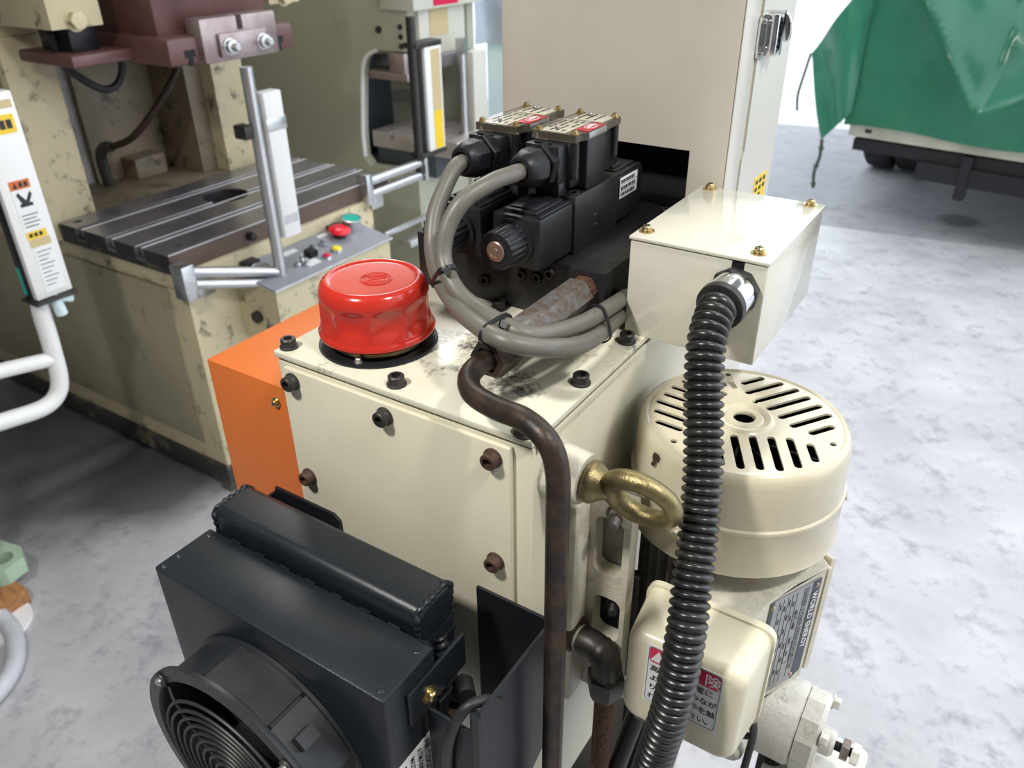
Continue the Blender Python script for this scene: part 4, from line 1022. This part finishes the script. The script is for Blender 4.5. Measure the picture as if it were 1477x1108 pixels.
# bolster with T-slots
prof = [(-2.402, .748)]
xs = [-2.301, -2.152, -2.018]
prof = [(-2.402, .748), (-2.402, .803), (-2.400, .805)]
for x in xs: prof += [(x - .013, .805), (x - .011, .803), (x - .011, .784), (x - .021, .784), (x - .021, .770), (x + .021, .770), (x + .021, .784), (x + .011, .784), (x + .011, .802), (x + .014, .805)]
prof += [(-1.890, .805), (-1.888, .803), (-1.888, .748)]
a = N(); prism(a, prof, (0, 1.203, 0), (1, 0, 0), (0, 0, 1), (0, 1, 0), .905)
b = N(); cyl(b, (-2.185, 1.65, .70), (-2.185, 1.65, .90), .074, 48)
for q in ((-2.365, 1.24), (-1.935, 1.27), (-1.94, 2.05), (-2.365, 2.05)): cyl(b, (q[0], q[1], .785), (q[0], q[1], .9), .013, 16)
bol = obj('bolster_plate', cut(a, b), M['bolster'], p1, 30)
bm = N(); box(bm, -1.8885, -1.8865, 1.2035, 2.1075, .7485, .8015); obj('brown_edge', bm, M['bolsteredge'], bol)
bm = N(); box(bm, -2.4018, -1.8885, 1.2018, 1.2032, .7485, .765); obj('front_edge_grease', bm, M['pressdirty'], bol)
for x0, x1 in ((-2.4018, -2.3235), (-2.2785, -2.1745), (-2.1295, -2.0405), (-1.9955, -1.8885)):
    bm = N(); box(bm, x0, x1, 1.2016, 1.2031, .765, .8015); obj('black_edge', bm, M['pressblack'], bol)
bm = N(); lathe(bm, [(.0735, -.055), (.0735, -.002), (.0715, -.002), (.0715, -.055)], (-2.185, 1.65, .805), seg=40, close=True); obj('hole_shade_liner', bm, M['pressblack'], bol)  # shade of the deep hole painted as a dark lining
bm = N(); cyl(bm, (-2.185, 1.65, .749), (-2.185, 1.65, .7495), .074, 32); obj('hole_bottom', bm, M['dark'], bol)
for x in xs + [-1.901]:
    bm = N(); box(bm, x + .0112, x + .0195, 1.2035, 2.1075, .8048, .8056); obj('slot_lip', bm, M['slotedge'], bol)  # bright strip, highlight painted along one worn edge of each slot
for q in ((-1.887, 1.62), (-1.887, 1.48)):
    inst('side_lug', hex_bolt_mesh(M['bolt'], .012, .02), bol, (q[0], q[1], .775), (1, 0, 0))
# C-frame cheeks, web, head
bm = N(); box(bm, -3.2, -2.42, 1.193, 1.3375, .745, 1.32, .004); obj('frame_cheek', bm, M['press'], p1)
bm = N(); box(bm, -3.19, -2.45, 1.189, 1.1935, .76, 2.1, .001); obj('cheek_shaded_skin', bm, M['pressshade'], p1)  # thin skin carrying the shaded side colour of the cheek
bm = N(); box(bm, -3.2, -2.42, 1.866, 2.0, .745, 1.32, .004); obj('frame_cheek', bm, M['press'], p1)
bm = N(); box(bm, -3.2, -2.42, 1.193, 2.0, 1.32, 2.3, .004); obj('head', bm, M['press'], p1)
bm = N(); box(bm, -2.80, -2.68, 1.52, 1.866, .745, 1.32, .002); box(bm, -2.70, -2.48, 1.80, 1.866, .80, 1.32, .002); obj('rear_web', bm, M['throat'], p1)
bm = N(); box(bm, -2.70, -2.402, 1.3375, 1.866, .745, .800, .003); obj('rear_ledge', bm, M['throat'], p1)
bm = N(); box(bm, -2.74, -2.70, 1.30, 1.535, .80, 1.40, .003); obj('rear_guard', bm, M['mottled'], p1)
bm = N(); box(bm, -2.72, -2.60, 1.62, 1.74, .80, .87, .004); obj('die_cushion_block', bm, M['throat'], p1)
for y0, y1 in ((1.177, 1.318), (1.88, 2.01)):
    bm = N(); box(bm, -2.42, -2.10, y0, y1, 1.356, 2.2, .004); g = obj('gib_block', bm, M['press'], p1)
    inst('gib_bolt', hex_bolt_mesh(M['press'], .022, .02), g, (-2.10, (y0 + y1) / 2 - .005, 1.375), (1, 0, 0))
bm = N(); box(bm, -2.42, -1.93, 1.15, 2.05, 1.72, 2.3, .01); obj('shading_crown', bm, M['press'], p1)  # unseen; added to block overhead light from the throat
# ram
bm = N(); box(bm, -2.40, -2.02, 1.41, 1.79, 1.31, 2.0, .012); rm = obj('ram', bm, M['ram'], p1)
bm = N(); box(bm, -2.40, -1.952, 1.385, 1.822, 1.252, 1.322, .010); obj('ram_flange', bm, M['ram'], rm)
a = N(); box(a, -1.99, -1.930, 1.478, 1.742, 1.250, 1.362, .006)
b = N(); box(b, -1.96, -1.92, 1.60, 1.62, 1.325, 1.37)
obj('ram_face', cut(a, b), M['ramsteel'], rm)
bm = N(); box(bm, -1.931, -1.918, 1.525, 1.69, 1.262, 1.322, .003); obj('clamp_plate', bm, M['ramsteel'], rm)
DN = mesh_of(lathe(N(), [(.024, 0), (.024, .004), (.020, .005), (.020, .02), (.012, .022), (.012, .038), (.008, .042), (0, .042)], seg=20), 'dome_nut', M['zinc'])
for y in (1.5535, 1.672): inst('dome_nut', DN, rm, (-1.918, y, 1.288), (1, 0, 0), scale=.9)
for y in (1.448, 1.762):
    bm = N(); prism(bm, [(y - .006, 1.250), (y + .006, 1.250), (y + .006, 1.272), (y + .016, 1.272), (y + .016, 1.290), (y - .016, 1.290), (y - .016, 1.272), (y - .006, 1.272)], (-1.955, 0, 0), (0, 1, 0), (0, 0, 1), (1, 0, 0), .0055); obj('flange_slot', bm, M['dark'], rm, 0)
bm = N(); box(bm, -2.05, -1.99, 1.475, 1.52, 1.42, 2.0); obj('ram_slide_gap', bm, M['dark'], rm)
bm = N(); box(bm, -2.36, -2.11, 1.213, 1.40, 1.262, 1.292, .006); obj('sensor_tray', bm, M['ram'], p1)
bm = N(); box(bm, -2.30, -2.16, 1.25, 1.33, 1.292, 1.356, .004); obj('sensor_block', bm, M['black'], p1)
bm = N(); tube(bm, spline([(-2.22, 1.24, 1.34), (-2.24, 1.26, 1.26), (-2.30, 1.33, 1.21), (-2.32, 1.40, 1.165), (-2.32, 1.45, 1.17), (-2.31, 1.475, 1.22), (-2.31, 1.46, 1.27)], 10), .011, 10); obj('black_hose', bm, M['rubber'], p1)
bm = N(); tube(bm, spline([(-2.32, 1.68, 1.26), (-2.32, 1.66, 1.18), (-2.36, 1.58, 1.07), (-2.42, 1.52, .99), (-2.50, 1.49, .955)], 10), .011, 10); obj('air_hose', bm, M['brown'], p1)
bm = N(); tube(bm, spline([(-2.50, 1.49, .957), (-2.53, 1.48, .95), (-2.56, 1.48, .91), (-2.57, 1.49, .82)], 8), .018, 10); obj('hose_fitting', bm, M['bolt'], p1)
# control box
bm = N(); prism(bm, [(-1.867, .49), (-1.700, .49), (-1.698, .676), (-1.867, .704)], (0, 1.385, 0), (1, 0, 0), (0, 0, 1), (0, 1, 0), .495)
cbx = obj('control_box', bm, M['press'], p1, 0)
bm = N(); prism(bm, [(-1.867, .7045), (-1.692, .6745), (-1.692, .6795), (-1.867, .7095)], (0, 1.378, 0), (1, 0, 0), (0, 0, 1), (0, 1, 0), .509); obj('panel_plate', bm, M['graypanel'], cbx, 0)
bm = N(); box(bm, -1.6935, -1.6885, 1.377, 1.888, .6735, .6800, .001); obj('panel_rim', bm, M['zinc'], cbx, 0)
pnrm = Vector((.168, 0, .986)).normalized()
def pp_(x, y): return Vector((x, y, .7095 - (x + 1.867) * .1714))
def knob(name, x, y, prof, m, seg=20):
    bm = N(); lathe(bm, prof, pp_(x, y), pnrm, seg); return obj(name, bm, M[m], cbx)
knob('button_collar', -1.826, 1.842, [(.031, 0), (.031, .028), (.035, .030), (.035, .034), (.030, .035), (.030, .032), (0, .032)], 'zinc')
knob('green_button', -1.826, 1.842, [(0, .0315), (.0295, .0315), (.0295, .0335), (0, .0345)], 'btngreen')
knob('button_stem', -1.806, 1.765, [(.02, 0), (.018, .014), (0, .014)], 'black')
knob('red_mushroom_button', -1.806, 1.765, [(.018, .014), (.034, .018), (.036, .024), (.026, .032), (0, .035)], 'btnred', 28)
knob('lamp_bezel', -1.745, 1.685, [(.020, 0), (.018, .008), (.014, .010), (0, .010)], 'zinc')
knob('yellow_lamp', -1.745, 1.685, [(0, .0095), (.0165, .0095), (.012, .014), (0, .016)], 'btnyellow')
knob('lamp_bezel', -1.735, 1.632, [(.017, 0), (.014, .007), (.010, .009), (0, .009)], 'zinc')
knob('pink_lamp', -1.735, 1.632, [(0, .0085), (.013, .0085), (.008, .013), (0, .014)], 'dred')
for y in (1.64, 1.685): knob('selector_knob', -1.80, y, [(.015, 0), (.015, .006), (.010, .008), (.009, .02), (0, .021)], 'graypanel')
for y, x in ((1.56, -1.77), (1.55, -1.74), (1.53, -1.755), (1.47, -1.76)): knob('toggle_switch', x, y, [(.012, 0), (.011, .008), (.005, .010), (.004, .024), (0, .025)], 'zinc', 14)
knob('gauge_bezel', -1.80, 1.43, [(.030, 0), (.030, .014), (.026, .016), (.026, .013), (0, .013)], 'zinc', 28)
bm = N()
for o_, sx, sy in ((pp_(-1.775, 1.605), .03, .03),): prism(bm, [(-sx / 2, -sy / 2), (sx / 2, -sy / 2), (sx / 2, sy / 2), (-sx / 2, sy / 2)], o_, (.986, 0, -.168), (0, 1, 0), pnrm, .02)
obj('rocker_switch', bm, M['black'], cbx, 0)
for x, y, sx, sy in ((-1.83, 1.57, .02, .055), (-1.845, 1.725, .016, .04), (-1.848, 1.80, .014, .03), (-1.742, 1.575, .03, .05)):
    bm = N(); prism(bm, [(-sx / 2, -sy / 2), (sx / 2, -sy / 2), (sx / 2, sy / 2), (-sx / 2, sy / 2)], pp_(x, y), (.986, 0, -.168), (0, 1, 0), pnrm, .002); obj('switch_label', bm, M['lblwhite'], cbx, 0)
bm = N(); cyl(bm, (-1.79, 1.385, .575), (-1.79, 1.370, .575), .018, 20); obj('cable_gland', bm, M['bolt'], cbx)
for y in (1.41, 1.77):
    bm = N(); box(bm, -1.868, -1.835, y, y + .05, .708, .722, .002); obj('hinge', bm, M['bolt'], cbx)

# ================================================================== light curtain posts
def light_curtain(label, parts):
    t = thing('light_curtain', label, 'safety sensor', parts[0], 'press light curtain posts'); return t
lc = light_curtain('grey tube post with white light curtain housing in front of bolster', [(-1.75, 1.4575, .65)])
bm = N(); tube(bm, [(-1.75, 1.4575, .652), (-1.75, 1.4575, 1.262)], .0165, 16); obj('tube_post', bm, M['alu'], lc)
bm = N(); box(bm, -1.772, -1.732, 1.482, 1.545, .795, 1.195, .003); hs = obj('sensor_housing', bm, M['whitepost'], lc)
bm = N(); box(bm, -1.7325, -1.730, 1.478, 1.548, 1.095, 1.128, .001); obj('mount_clip', bm, M['alu'], hs)
bm = N(); box(bm, -1.7325, -1.731, 1.488, 1.538, .835, .86); obj('foot_clip', bm, M['alu'], hs)
bm = N(); box(bm, -1.79, -1.745, 1.415, 1.445, 1.085, 1.12, .002); obj('clamp', bm, M['bolt'], lc)
for z0, z1 in ((.732, .70), (.692, .665)):
    bm = N(); tube(bm, [(-1.84, 1.215, .745 + (z0 - .71) * .9), (-1.75, 1.4575, z1)], .0145, 14); obj('arm_tube', bm, M['alu'], lc)
bm = N(); box(bm, -1.868, -1.815, 1.185, 1.225, .69, .79, .003); obj('arm_bracket', bm, M['zinc'], lc)
bm = N(); box(bm, -1.866, -1.862, 1.225, 1.31, .665, .735, .002); obj('wall_flange', bm, M['zinc'], lc)

lc2 = light_curtain('aluminium light curtain post with yellow strip beside the grey-green press', [(-1.86, 2.28, .75)])
bm = N(); tube(bm, [(-1.86, 2.262, .76), (-1.86, 2.262, 1.30)], .016, 14); obj('tube_post', bm, M['bolt'], lc2)
bm = N(); box(bm, -1.90, -1.85, 2.282, 2.300, .84, 1.205, .002); obj('rail', bm, M['black'], lc2)
bm = N(); box(bm, -1.89, -1.84, 2.302, 2.395, .835, 1.20, .003); hs = obj('sensor_housing', bm, M['whitepost'], lc2)
bm = N(); box(bm, -1.8398, -1.8385, 2.335, 2.385, .850, .985); obj('yellow_strip', bm, M['yellow'], hs)
bm = N(); box(bm, -1.8398, -1.8385, 2.335, 2.385, .985, 1.19); obj('cream_strip', bm, M['beige'], hs)
for z in (.83, 1.20):
    bm = N(); box(bm, -1.895, -1.838, 2.255, 2.40, z, z + .018, .002); obj('end_cap', bm, M['bolt'], lc2)
for z in (.813, .768):
    bm = N(); tube(bm, [(-1.865, 1.99, z), (-1.86, 2.285, z)], .0155, 14); obj('arm_tube', bm, M['alu'], lc2)
bm = N(); box(bm, -1.872, -1.842, 2.272, 2.288, .745, .84, .003); obj('arm_end', bm, M['alu'], lc2)
bm = N(); box(bm, -1.90, -1.85, 1.965, 1.995, .735, .84, .003); box(bm, -1.864, -1.856, 1.985, 2.045, .715, .775, .002); obj('arm_bracket', bm, M['zinc'], lc2)

lc3 = light_curtain('white light curtain housing with warning stickers on bent white tube', [(-1.95, .86, 0)])
bm = N(); box(bm, -1.965, -1.920, .857, .948, .798, 1.272, .004); hs = obj('sensor_housing', bm, M['whitepost'], lc3)
for nm, y0, y1, z0, z1, m_ in (('yellow_sticker', .862, .935, 1.185, 1.225, 'yellow'), ('brown_sticker', .862, .94, 1.238, 1.255, 'beige'), ('orange_header', .878, .925, 1.063, 1.083, 'orange'),
                               ('white_sticker', .878, .928, .965, 1.062, 'lblwhite'), ('yellow_strip', .880, .928, .945, .963, 'yellow'), ('copper_strip', .882, .932, .925, .944, 'beige'), ('white_sticker', .884, .932, .812, .922, 'lblwhite')):
    bm = N(); box(bm, -1.9202, -1.9190, y0, y1, z0, z1); obj(nm, bm, M[m_], hs, 0)
def sprint(fn):
    b_ = N(); fn(b_); obj('sticker_print', b_, M['ink'], hs, 0)
bx_ = lambda b_, y0, y1, z0, z1: box(b_, -1.919, -1.9183, y0, y1, z0, z1)
sprint(lambda b_: prism(b_, [(.885, 1.066), (.895, 1.066), (.890, 1.080)], (-1.919, 0, 0), (0, 1, 0), (0, 0, 1), (1, 0, 0), .0005))
for y in (.899, .911): sprint(lambda b_: bx_(b_, y, y + .008, 1.067, 1.078))
sprint(lambda b_: bx_(b_, .889, .918, 1.022, 1.030))
sprint(lambda b_: prism(b_, [(.886, 1.052), (.892, 1.056), (.905, 1.036), (.918, 1.055), (.922, 1.048), (.908, 1.024), (.896, 1.024)], (-1.919, 0, 0), (0, 1, 0), (0, 0, 1), (1, 0, 0), .0005))
for k in range(4): sprint(lambda b_: bx_(b_, .884, .922 - .006 * (k % 2), 1.002 - k * .009, 1.004 - k * .009))
for k in range(9): sprint(lambda b_: bx_(b_, .890, .926 - .007 * (k % 3), .912 - k * .0105, .9135 - k * .0105))
for y in (.886, .898, .910): sprint(lambda b_: bx_(b_, y, y + .008, .950, .959))
for y in (.872, .900, .915): sprint(lambda b_: bx_(b_, y, y + .012, 1.195, 1.214))
bm = N(); box(bm, -1.9645, -1.935, .853, .857, .80, 1.26, .001); obj('black_channel', bm, M['black'], hs)
bm = N(); box(bm, -1.962, -1.950, .8515, .8535, .81, .88); obj('green_indicator', bm, M['btngreen'], hs)
bm = N(); box(bm, -1.975, -1.905, .845, .952, .790, .797, .002); obj('end_bracket', bm, M['bolt'], lc3)
bm = N(); cyl(bm, (-1.925, .90, .79), (-1.925, .905, .745), .014, 14); cyl(bm, (-1.925, .90, .79), (-1.925, .94, .775), .010, 10); obj('cable_plug', bm, M['paleblue'], lc3)
bm = N(); tube(bm, spline([(-1.95, .878, .80), (-1.95, .870, .758), (-1.95, .866, .66), (-1.95, .858, .57), (-1.95, .835, .53), (-1.95, .79, .517), (-1.95, .70, .53), (-1.95, .58, .55), (-1.95, .50, .55)], 8), .0215, 16); obj('bent_tube', bm, M['whitepost'], lc3)
bm = N(); tube(bm, [(-1.95, .855, .632), (-1.95, .74, .655), (-1.95, .50, .70)], .019, 14); obj('stub_tube', bm, M['whitepost'], lc3)
bm = N(); tube(bm, [(-1.95, .50, 0), (-1.95, .50, .75)], .025, 14); cyl(bm, (-1.95, .5, 0), (-1.95, .5, .01), .09, 24); obj('floor_post', bm, M['whitepost'], lc3)

# ================================================================== second press (grey-green, behind)
p2 = thing('grey_green_press', 'tall grey-green C-frame press with rounded throat opening behind first press', 'press', (-2.8, 3.0, 0))
a = N(); box(a, -4.0, -2.15, 2.60, 2.65, 0, 2.4, .006)
b = N()
thr = [(-1.9, .665), (-2.42, .645), (-2.455, .68), (-2.455, .79), (-2.43, .98), (-2.415, 1.055), (-2.385, 1.10), (-2.33, 1.125), (-1.9, 1.125)]
prism(b, thr, (0, 2.5, 0), (1, 0, 0), (0, 0, 1), (0, 1, 0), .3)
obj('side_cheek', cut(a, b), M['greymach'], p2)
bm = N(); box(bm, -4.0, -2.15, 2.99, 3.04, 0, 2.4, .006); obj('side_cheek', bm, M['greymach'], p2)
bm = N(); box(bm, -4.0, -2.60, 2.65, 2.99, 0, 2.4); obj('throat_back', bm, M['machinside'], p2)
tr = spline([(p[0] + .006, 2.608, p[1]) for p in thr[2:8]], 6)
bm = N(); tube(bm, tr, .010, 8); obj('throat_rim_highlight', bm, M['whitepost'], p2)  # white tube painting the highlight on the lit throat edge
bm = N(); box(bm, -2.60, -2.17, 2.65, 2.99, 0, .62, .004); obj('base_front', bm, M['greymach'], p2)
a = N(); box(a, -2.44, -1.98, 2.655, 3.02, .715, .785, .004); b = N()
for x in (-2.33, -2.20, -2.07): box(b, x - .014, x + .014, 2.5, 3.4, .755, .80)
obj('bolster_table', cut(a, b), M['tabletop'], p2)
bm = N(); box(bm, -2.42, -2.10, 2.66, 2.98, .62, .715, .004); obj('table_pad', bm, M['machinside'], p2)
bm = N(); box(bm, -2.27, -2.10, 2.58, 3.05, 1.275, 2.3, .006); obj('head', bm, M['machwhite'], p2)
bm = N(); box(bm, -2.0995, -2.097, 2.70, 2.86, 1.285, 1.35); obj('red_notice', bm, M['dred'], p2)
bm = N(); box(bm, -2.40, -2.14, 2.655, 2.96, 1.10, 1.30, .004); obj('ram', bm, M['machwhite'], p2)
bm = N(); box(bm, -2.1395, -2.137, 2.72, 2.84, 1.17, 1.29); obj('stained_plate', bm, M['beige'], p2)
bm = N(); box(bm, -2.40, -2.12, 2.68, 2.97, 1.05, 1.10, .004); obj('ram_plate', bm, M['bolster'], p2)
bm = N(); box(bm, -2.37, -2.16, 2.585, 2.66, 1.015, 1.045, .003); box(bm, -2.25, -2.17, 2.585, 2.66, 1.045, 1.12, .003); obj('sensor_arm', bm, M['ramsteel'], p2)
bm = N(); tube(bm, [(-2.06, 2.82, .78), (-2.06, 2.82, 1.13)], .016, 12); box(bm, -2.08, -2.04, 2.805, 2.835, 1.10, 1.16); obj('light_curtain_tube', bm, M['alu'], p2)
bm = N(); box(bm, -2.10, -2.04, 2.87, 2.97, .74, 1.10, .004); obj('light_curtain_housing', bm, M['machwhite'], p2)
bm = N(); box(bm, -2.12, -2.05, 2.40, 2.60, .40, .43, .003); tube(bm, [(-2.10, 2.30, .48), (-2.10, 2.60, .48)], .012, 10); obj('foot_rail', bm, M['alu'], p2)
inst('plate_bolt', hex_bolt_mesh(M['bolt'], .012, .01), p2, (-2.30, 2.60, 1.20), (0, -1, 0))
for z in (1.215, 1.18, 1.145): inst('plate_bolt', hex_bolt_mesh(M['bolt'], .009, .008), p2, (-2.19, 2.60, z), (0, -1, 0))

# pale machine under plastic film, seen between press and column
mc = thing('wrapped_machine', 'pale blue machine under clear plastic film beside the cream column', 'machine', (-2.2, 4.2, 0))
bm = N(); box(bm, -2.75, -1.75, 4.0, 4.7, 0, 1.25, .01); obj('cabinet', bm, M['paleblue'], mc)
G = []; bm = N()
for i in range(17):
    row = []
    for j in range(13):
        u, v = i / 16, j / 12
        row.append(bm.verts.new((-2.8 + 1.1 * u, 3.96 + .02 * math.sin(7 * u + 5 * v) + .015 * math.sin(19 * u - 4 * v), .95 + .55 * v + .02 * math.sin(11 * u + 3 * v))))
    G.append(row)
for i in range(16):
    for j in range(12): bm.faces.new((G[i][j], G[i + 1][j], G[i + 1][j + 1], G[i][j + 1]))
bmesh.ops.solidify(bm, geom=bm.faces[:], thickness=.004)
obj('plastic_film', bm, M['plasticwrap'], mc, 60)
wf = thing('floor_fan', 'dark spoked fan standing beside the pale wrapped machine', 'fan', (-1.72, 3.7, .55))
bm = N(); torus(bm, (-1.72, 3.7, .83), (.5, -1, 0), .24, .03, 40, 10); obj('rim', bm, M['tyre'], wf)
bm = N(); 
for k in range(5):
    a0 = 2 * PI * k / 5; ex = Vector((1, .5, 0)).normalized()
    prism(bm, [(.03, -.05), (.22, -.02), (.22, .02), (.03, .05)], Vector((-1.72, 3.69, .83)), ex * math.cos(a0) + Vector((0, 0, math.sin(a0))), -ex * math.sin(a0) + Vector((0, 0, math.cos(a0))), Vector((.447, -.894, 0)), .02)
obj('spokes', bm, M['zinc'], wf)
bm = N(); tube(bm, [(-1.72, 3.78, 0), (-1.72, 3.74, .83)], .03, 10); cyl(bm, (-1.72, 3.78, 0), (-1.72, 3.78, .03), .2, 28); obj('wheel_support', bm, M['truckblack'], wf)

# ================================================================== floor clutter lower left
gr = thing('casting_lug', 'pale green painted casting lug with bolt hole on a wood block', 'casting', (-2.05, .60, .04))
a = N(); prism(a, [(-.20, -.16), (.02, -.10), (.075, .0), (.065, .055), (.02, .075), (-.05, .06), (-.20, .02)], (-2.07, .585, .055), (1, 0, 0), (0, 1, 0), (0, 0, 1), .05); b = N(); cyl(b, (-2.045, .607, 0), (-2.045, .607, .2), .026)
obj('lug_body', cut(a, b), M['palegreen'], gr, 20)
bm = N(); box(bm, -2.17, -1.945, .525, .60, 0, .055, .004); tag(obj('wood_block', bm, M['wood']), 'small brown wood block under the pale green casting', 'wood block')
bm = N(); tube(bm, [(-2.02 + .26 * math.cos(t) * 1.0 + .06, .33 + .19 * math.sin(t), .02) for t in [2 * PI * k / 60 for k in range(60)]], .022, 12, closed=True)
tag(obj('hose_coil', bm, M['hose']), 'loop of pale grey hose lying on the floor', 'hose')

# ================================================================== truck outside
tk = thing('flatbed_truck', 'parked flatbed truck with cream bed rail seen outside the doorway', 'truck', (0, 5.6, 0))
tr_a = R(-9.4); tx = Vector((math.cos(tr_a), math.sin(tr_a), 0)); ty = Vector((-tx.y, tx.x, 0)); T0 = Vector((-.9, 4.92, 0))
def tbox(bm, u0, u1, v0, v1, z0, z1): prism(bm, [(u0, v0), (u1, v0), (u1, v1), (u0, v1)], T0 + Vector((0, 0, z0)), tx, ty, (0, 0, 1), z1 - z0)
bm = N(); tbox(bm, 0, 1.95, 0, .06, .485, .555); obj('bed_rail', bm, M['truckwhite'], tk, 0)
bm = N(); tbox(bm, .09, .125, -.004, 0, .512, .530); obj('rail_slot', bm, M['dark'], tk, 0)
bm = N(); tbox(bm, .02, 1.93, .06, 3.6, .47, .55); obj('bed_floor', bm, M['truckwhite'], tk, 0)
bm = N(); tbox(bm, .03, 1.92, .02, 3.4, .405, .47); obj('chassis', bm, M['truckblack'], tk, 0)
bm = N(); tbox(bm, .40, 1.9, .0, .04, .31, .405); tbox(bm, .62, .67, -.01, .05, .24, .47); obj('under_ride_bar', bm, M['truckblack'], tk, 0)
for wx in (-.865, -.665, .65, .85):
    bm = N(); lathe(bm, [(0, -.08), (.16, -.08), (.17, -.09), (.26, -.09), (.285, -.07), (.285, .07), (.26, .09), (.17, .09), (.16, .08), (0, .08)], (wx, 6.25, .285), tuple(tx), 36); obj('wheel', bm, M['tyre'], tk)
bm = N(); tbox(bm, .06, 1.88, 3.6, 5.1, .4, 1.9); obj('cab', bm, M['truckwhite'], tk, 0)
# tarpaulin over the load
tp = thing('tarpaulin', 'glossy green tarpaulin draped over the truck load', 'tarpaulin', (-.0, 5.4, .55))
def tz(u, v):
    # u across the truck 0..1, v from hem (0) over the front (1) to the top (2)
    f = .018 * math.sin(9 * u + 2.2 * v) + .012 * math.sin(23 * u - 5 * v + 1) + .010 * math.sin(41 * u + 9 * v)
    vf = 1.05 - (u - .02) * 2.9 if u < .33 else .15 + (u - .33) * 1.15
    if u > .72: vf = .60 - (u - .72) * 1.6
    x = -.02 + 1.98 * u
    over = max(0.0, min(v, 1.3) - vf)
    y = -.05 + .04 * min(v, 1.3) + f * (.4 + .6 * min(v, 1)) + over * .62 + .05 * math.exp(-((min(v, 1.3) - vf) / .10) ** 2) * -1 + over * .06 * math.sin(26 * u + 14 * v)
    z = .548 + .95 * min(v, 1.3) + .012 * math.sin(13 * u) * (1 - min(v, 1)) - over * .10
    if v > 1.3:
        w = (v - 1.3) / .7
        y += 2.3 * w; z += .10 * math.sin(w * PI / 2) + .03 * math.sin(9 * w + 11 * u)
    return T0 + tx * x + ty * y + Vector((0, 0, z))
bm = N(); NU, NV = 72, 56; G = [[bm.verts.new(tz(i / NU, 2 * j / NV)) for j in range(NV + 1)] for i in range(NU + 1)]
for i in range(NU):
    for j in range(NV): bm.faces.new((G[i][j], G[i + 1][j], G[i + 1][j + 1], G[i][j + 1]))
bmesh.ops.solidify(bm, geom=bm.faces[:], thickness=.006)
obj('front_drape', bm, M['tarp'], tp, 70)
# left side drape and hanging corner flap
def fl(u, v):
    a = tz(0.0, v)
    return a + Vector((-.02 - .10 * u * (1 - abs(v - .5)), 2.6 * u, .0 + .04 * math.sin(9 * u + 4 * v)))
bm = N(); G = [[bm.verts.new(fl(i / 24, j / 16)) for j in range(17)] for i in range(25)]
for i in range(24):
    for j in range(16): bm.faces.new((G[i][j], G[i + 1][j], G[i + 1][j + 1], G[i][j + 1]))
bmesh.ops.solidify(bm, geom=bm.faces[:], thickness=.006)
obj('side_drape', bm, M['tarp'], tp, 70)
A_, B_, C_, D_ = Vector((-.90, 4.86, 1.34)), Vector((-1.205, 5.02, .885)), Vector((-1.05, 4.98, .43)), Vector((-.895, 4.86, .62))
bm = N(); n = 14; G = []
for i in range(n + 1):
    row = []
    for j in range(n + 1):
        u, v = i / n, j / n
        p = (A_ * (1 - u) + D_ * u) * (1 - v) + (B_ * (1 - u) + C_ * u) * v
        row.append(bm.verts.new(p + Vector((0, .035 * math.sin(v * 9 + u * 3) * (.3 + v) - .05 * math.sin(v * PI), 0))))
    G.append(row)
for i in range(n):
    for j in range(n): bm.faces.new((G[i][j], G[i + 1][j], G[i + 1][j + 1], G[i][j + 1]))
bmesh.ops.solidify(bm, geom=bm.faces[:], thickness=.006)
obj('corner_flap', bm, M['tarp'], tp, 70)
bm = N(); tube(bm, spline([tuple(B_), (-1.215, 5.0, .80), (-1.235, 5.0, .66), (-1.225, 5.0, .57)], 8), .008, 8); obj('tie_rope', bm, M['rope'], tp)
bm = N(); tube(bm, spline([tuple(C_), (-1.045, 4.98, .33), (-1.06, 4.98, .24), (-1.05, 4.98, .14)], 8), lambda i: .010 + .008 * (i % 9 == 4), 8); obj('tie_rope', bm, M['rope'], tp)
bm = N(); box(bm, -.78, .90, 5.75, 7.2, .556, 1.25, .03)
tag(obj('load', bm, M['truckblack']), 'dark load hidden under the green tarpaulin', 'load')

# far edge of the yard: low planting and a pale post
for k, (x, y, s) in enumerate(((-5.75, 18.6, .9), (-3.0, 18.9, .95))):
    sh = thing('shrub', ('yellow-green shrub at the yard edge left of pale post', 'yellow-green shrub at the yard edge right of pale post')[k], 'shrub', (x, y, 0), 'far yard shrubs')
    bm = N()
    for q in range(420):
        v = Vector((random.gauss(0, 1), random.gauss(0, 1), random.gauss(0, 1))).normalized() * random.uniform(.55, 1) * s
        c = Vector((x, y, .45 * s)) + Vector((v.x * 1.0, v.y * .8, v.z * .5)); a1 = Vector((random.gauss(0, 1), random.gauss(0, 1), random.gauss(0, 1))).normalized() * .10; a2 = a1.orthogonal().normalized() * .05
        bm.faces.new([bm.verts.new(c + w_) for w_ in (-a1, a2, a1, -a2)])
    o = obj('foliage', bm, M['leaf'], sh, 0); o['kind'] = 'stuff'
    bm = N(); tube(bm, [(x, y, 0), (x, y, .5)], .05, 8); obj('stem', bm, M['wood'], sh)
bm = N(); lathe(bm, [(0, 0), (.28, 0), (.28, .05), (.2, .08), (.18, 2.5), (0, 2.5)], (-4.35, 18.0, 0), seg=24); tag(obj('concrete_post', bm, M['road']), 'pale concrete post at the far edge of the yard', 'post')
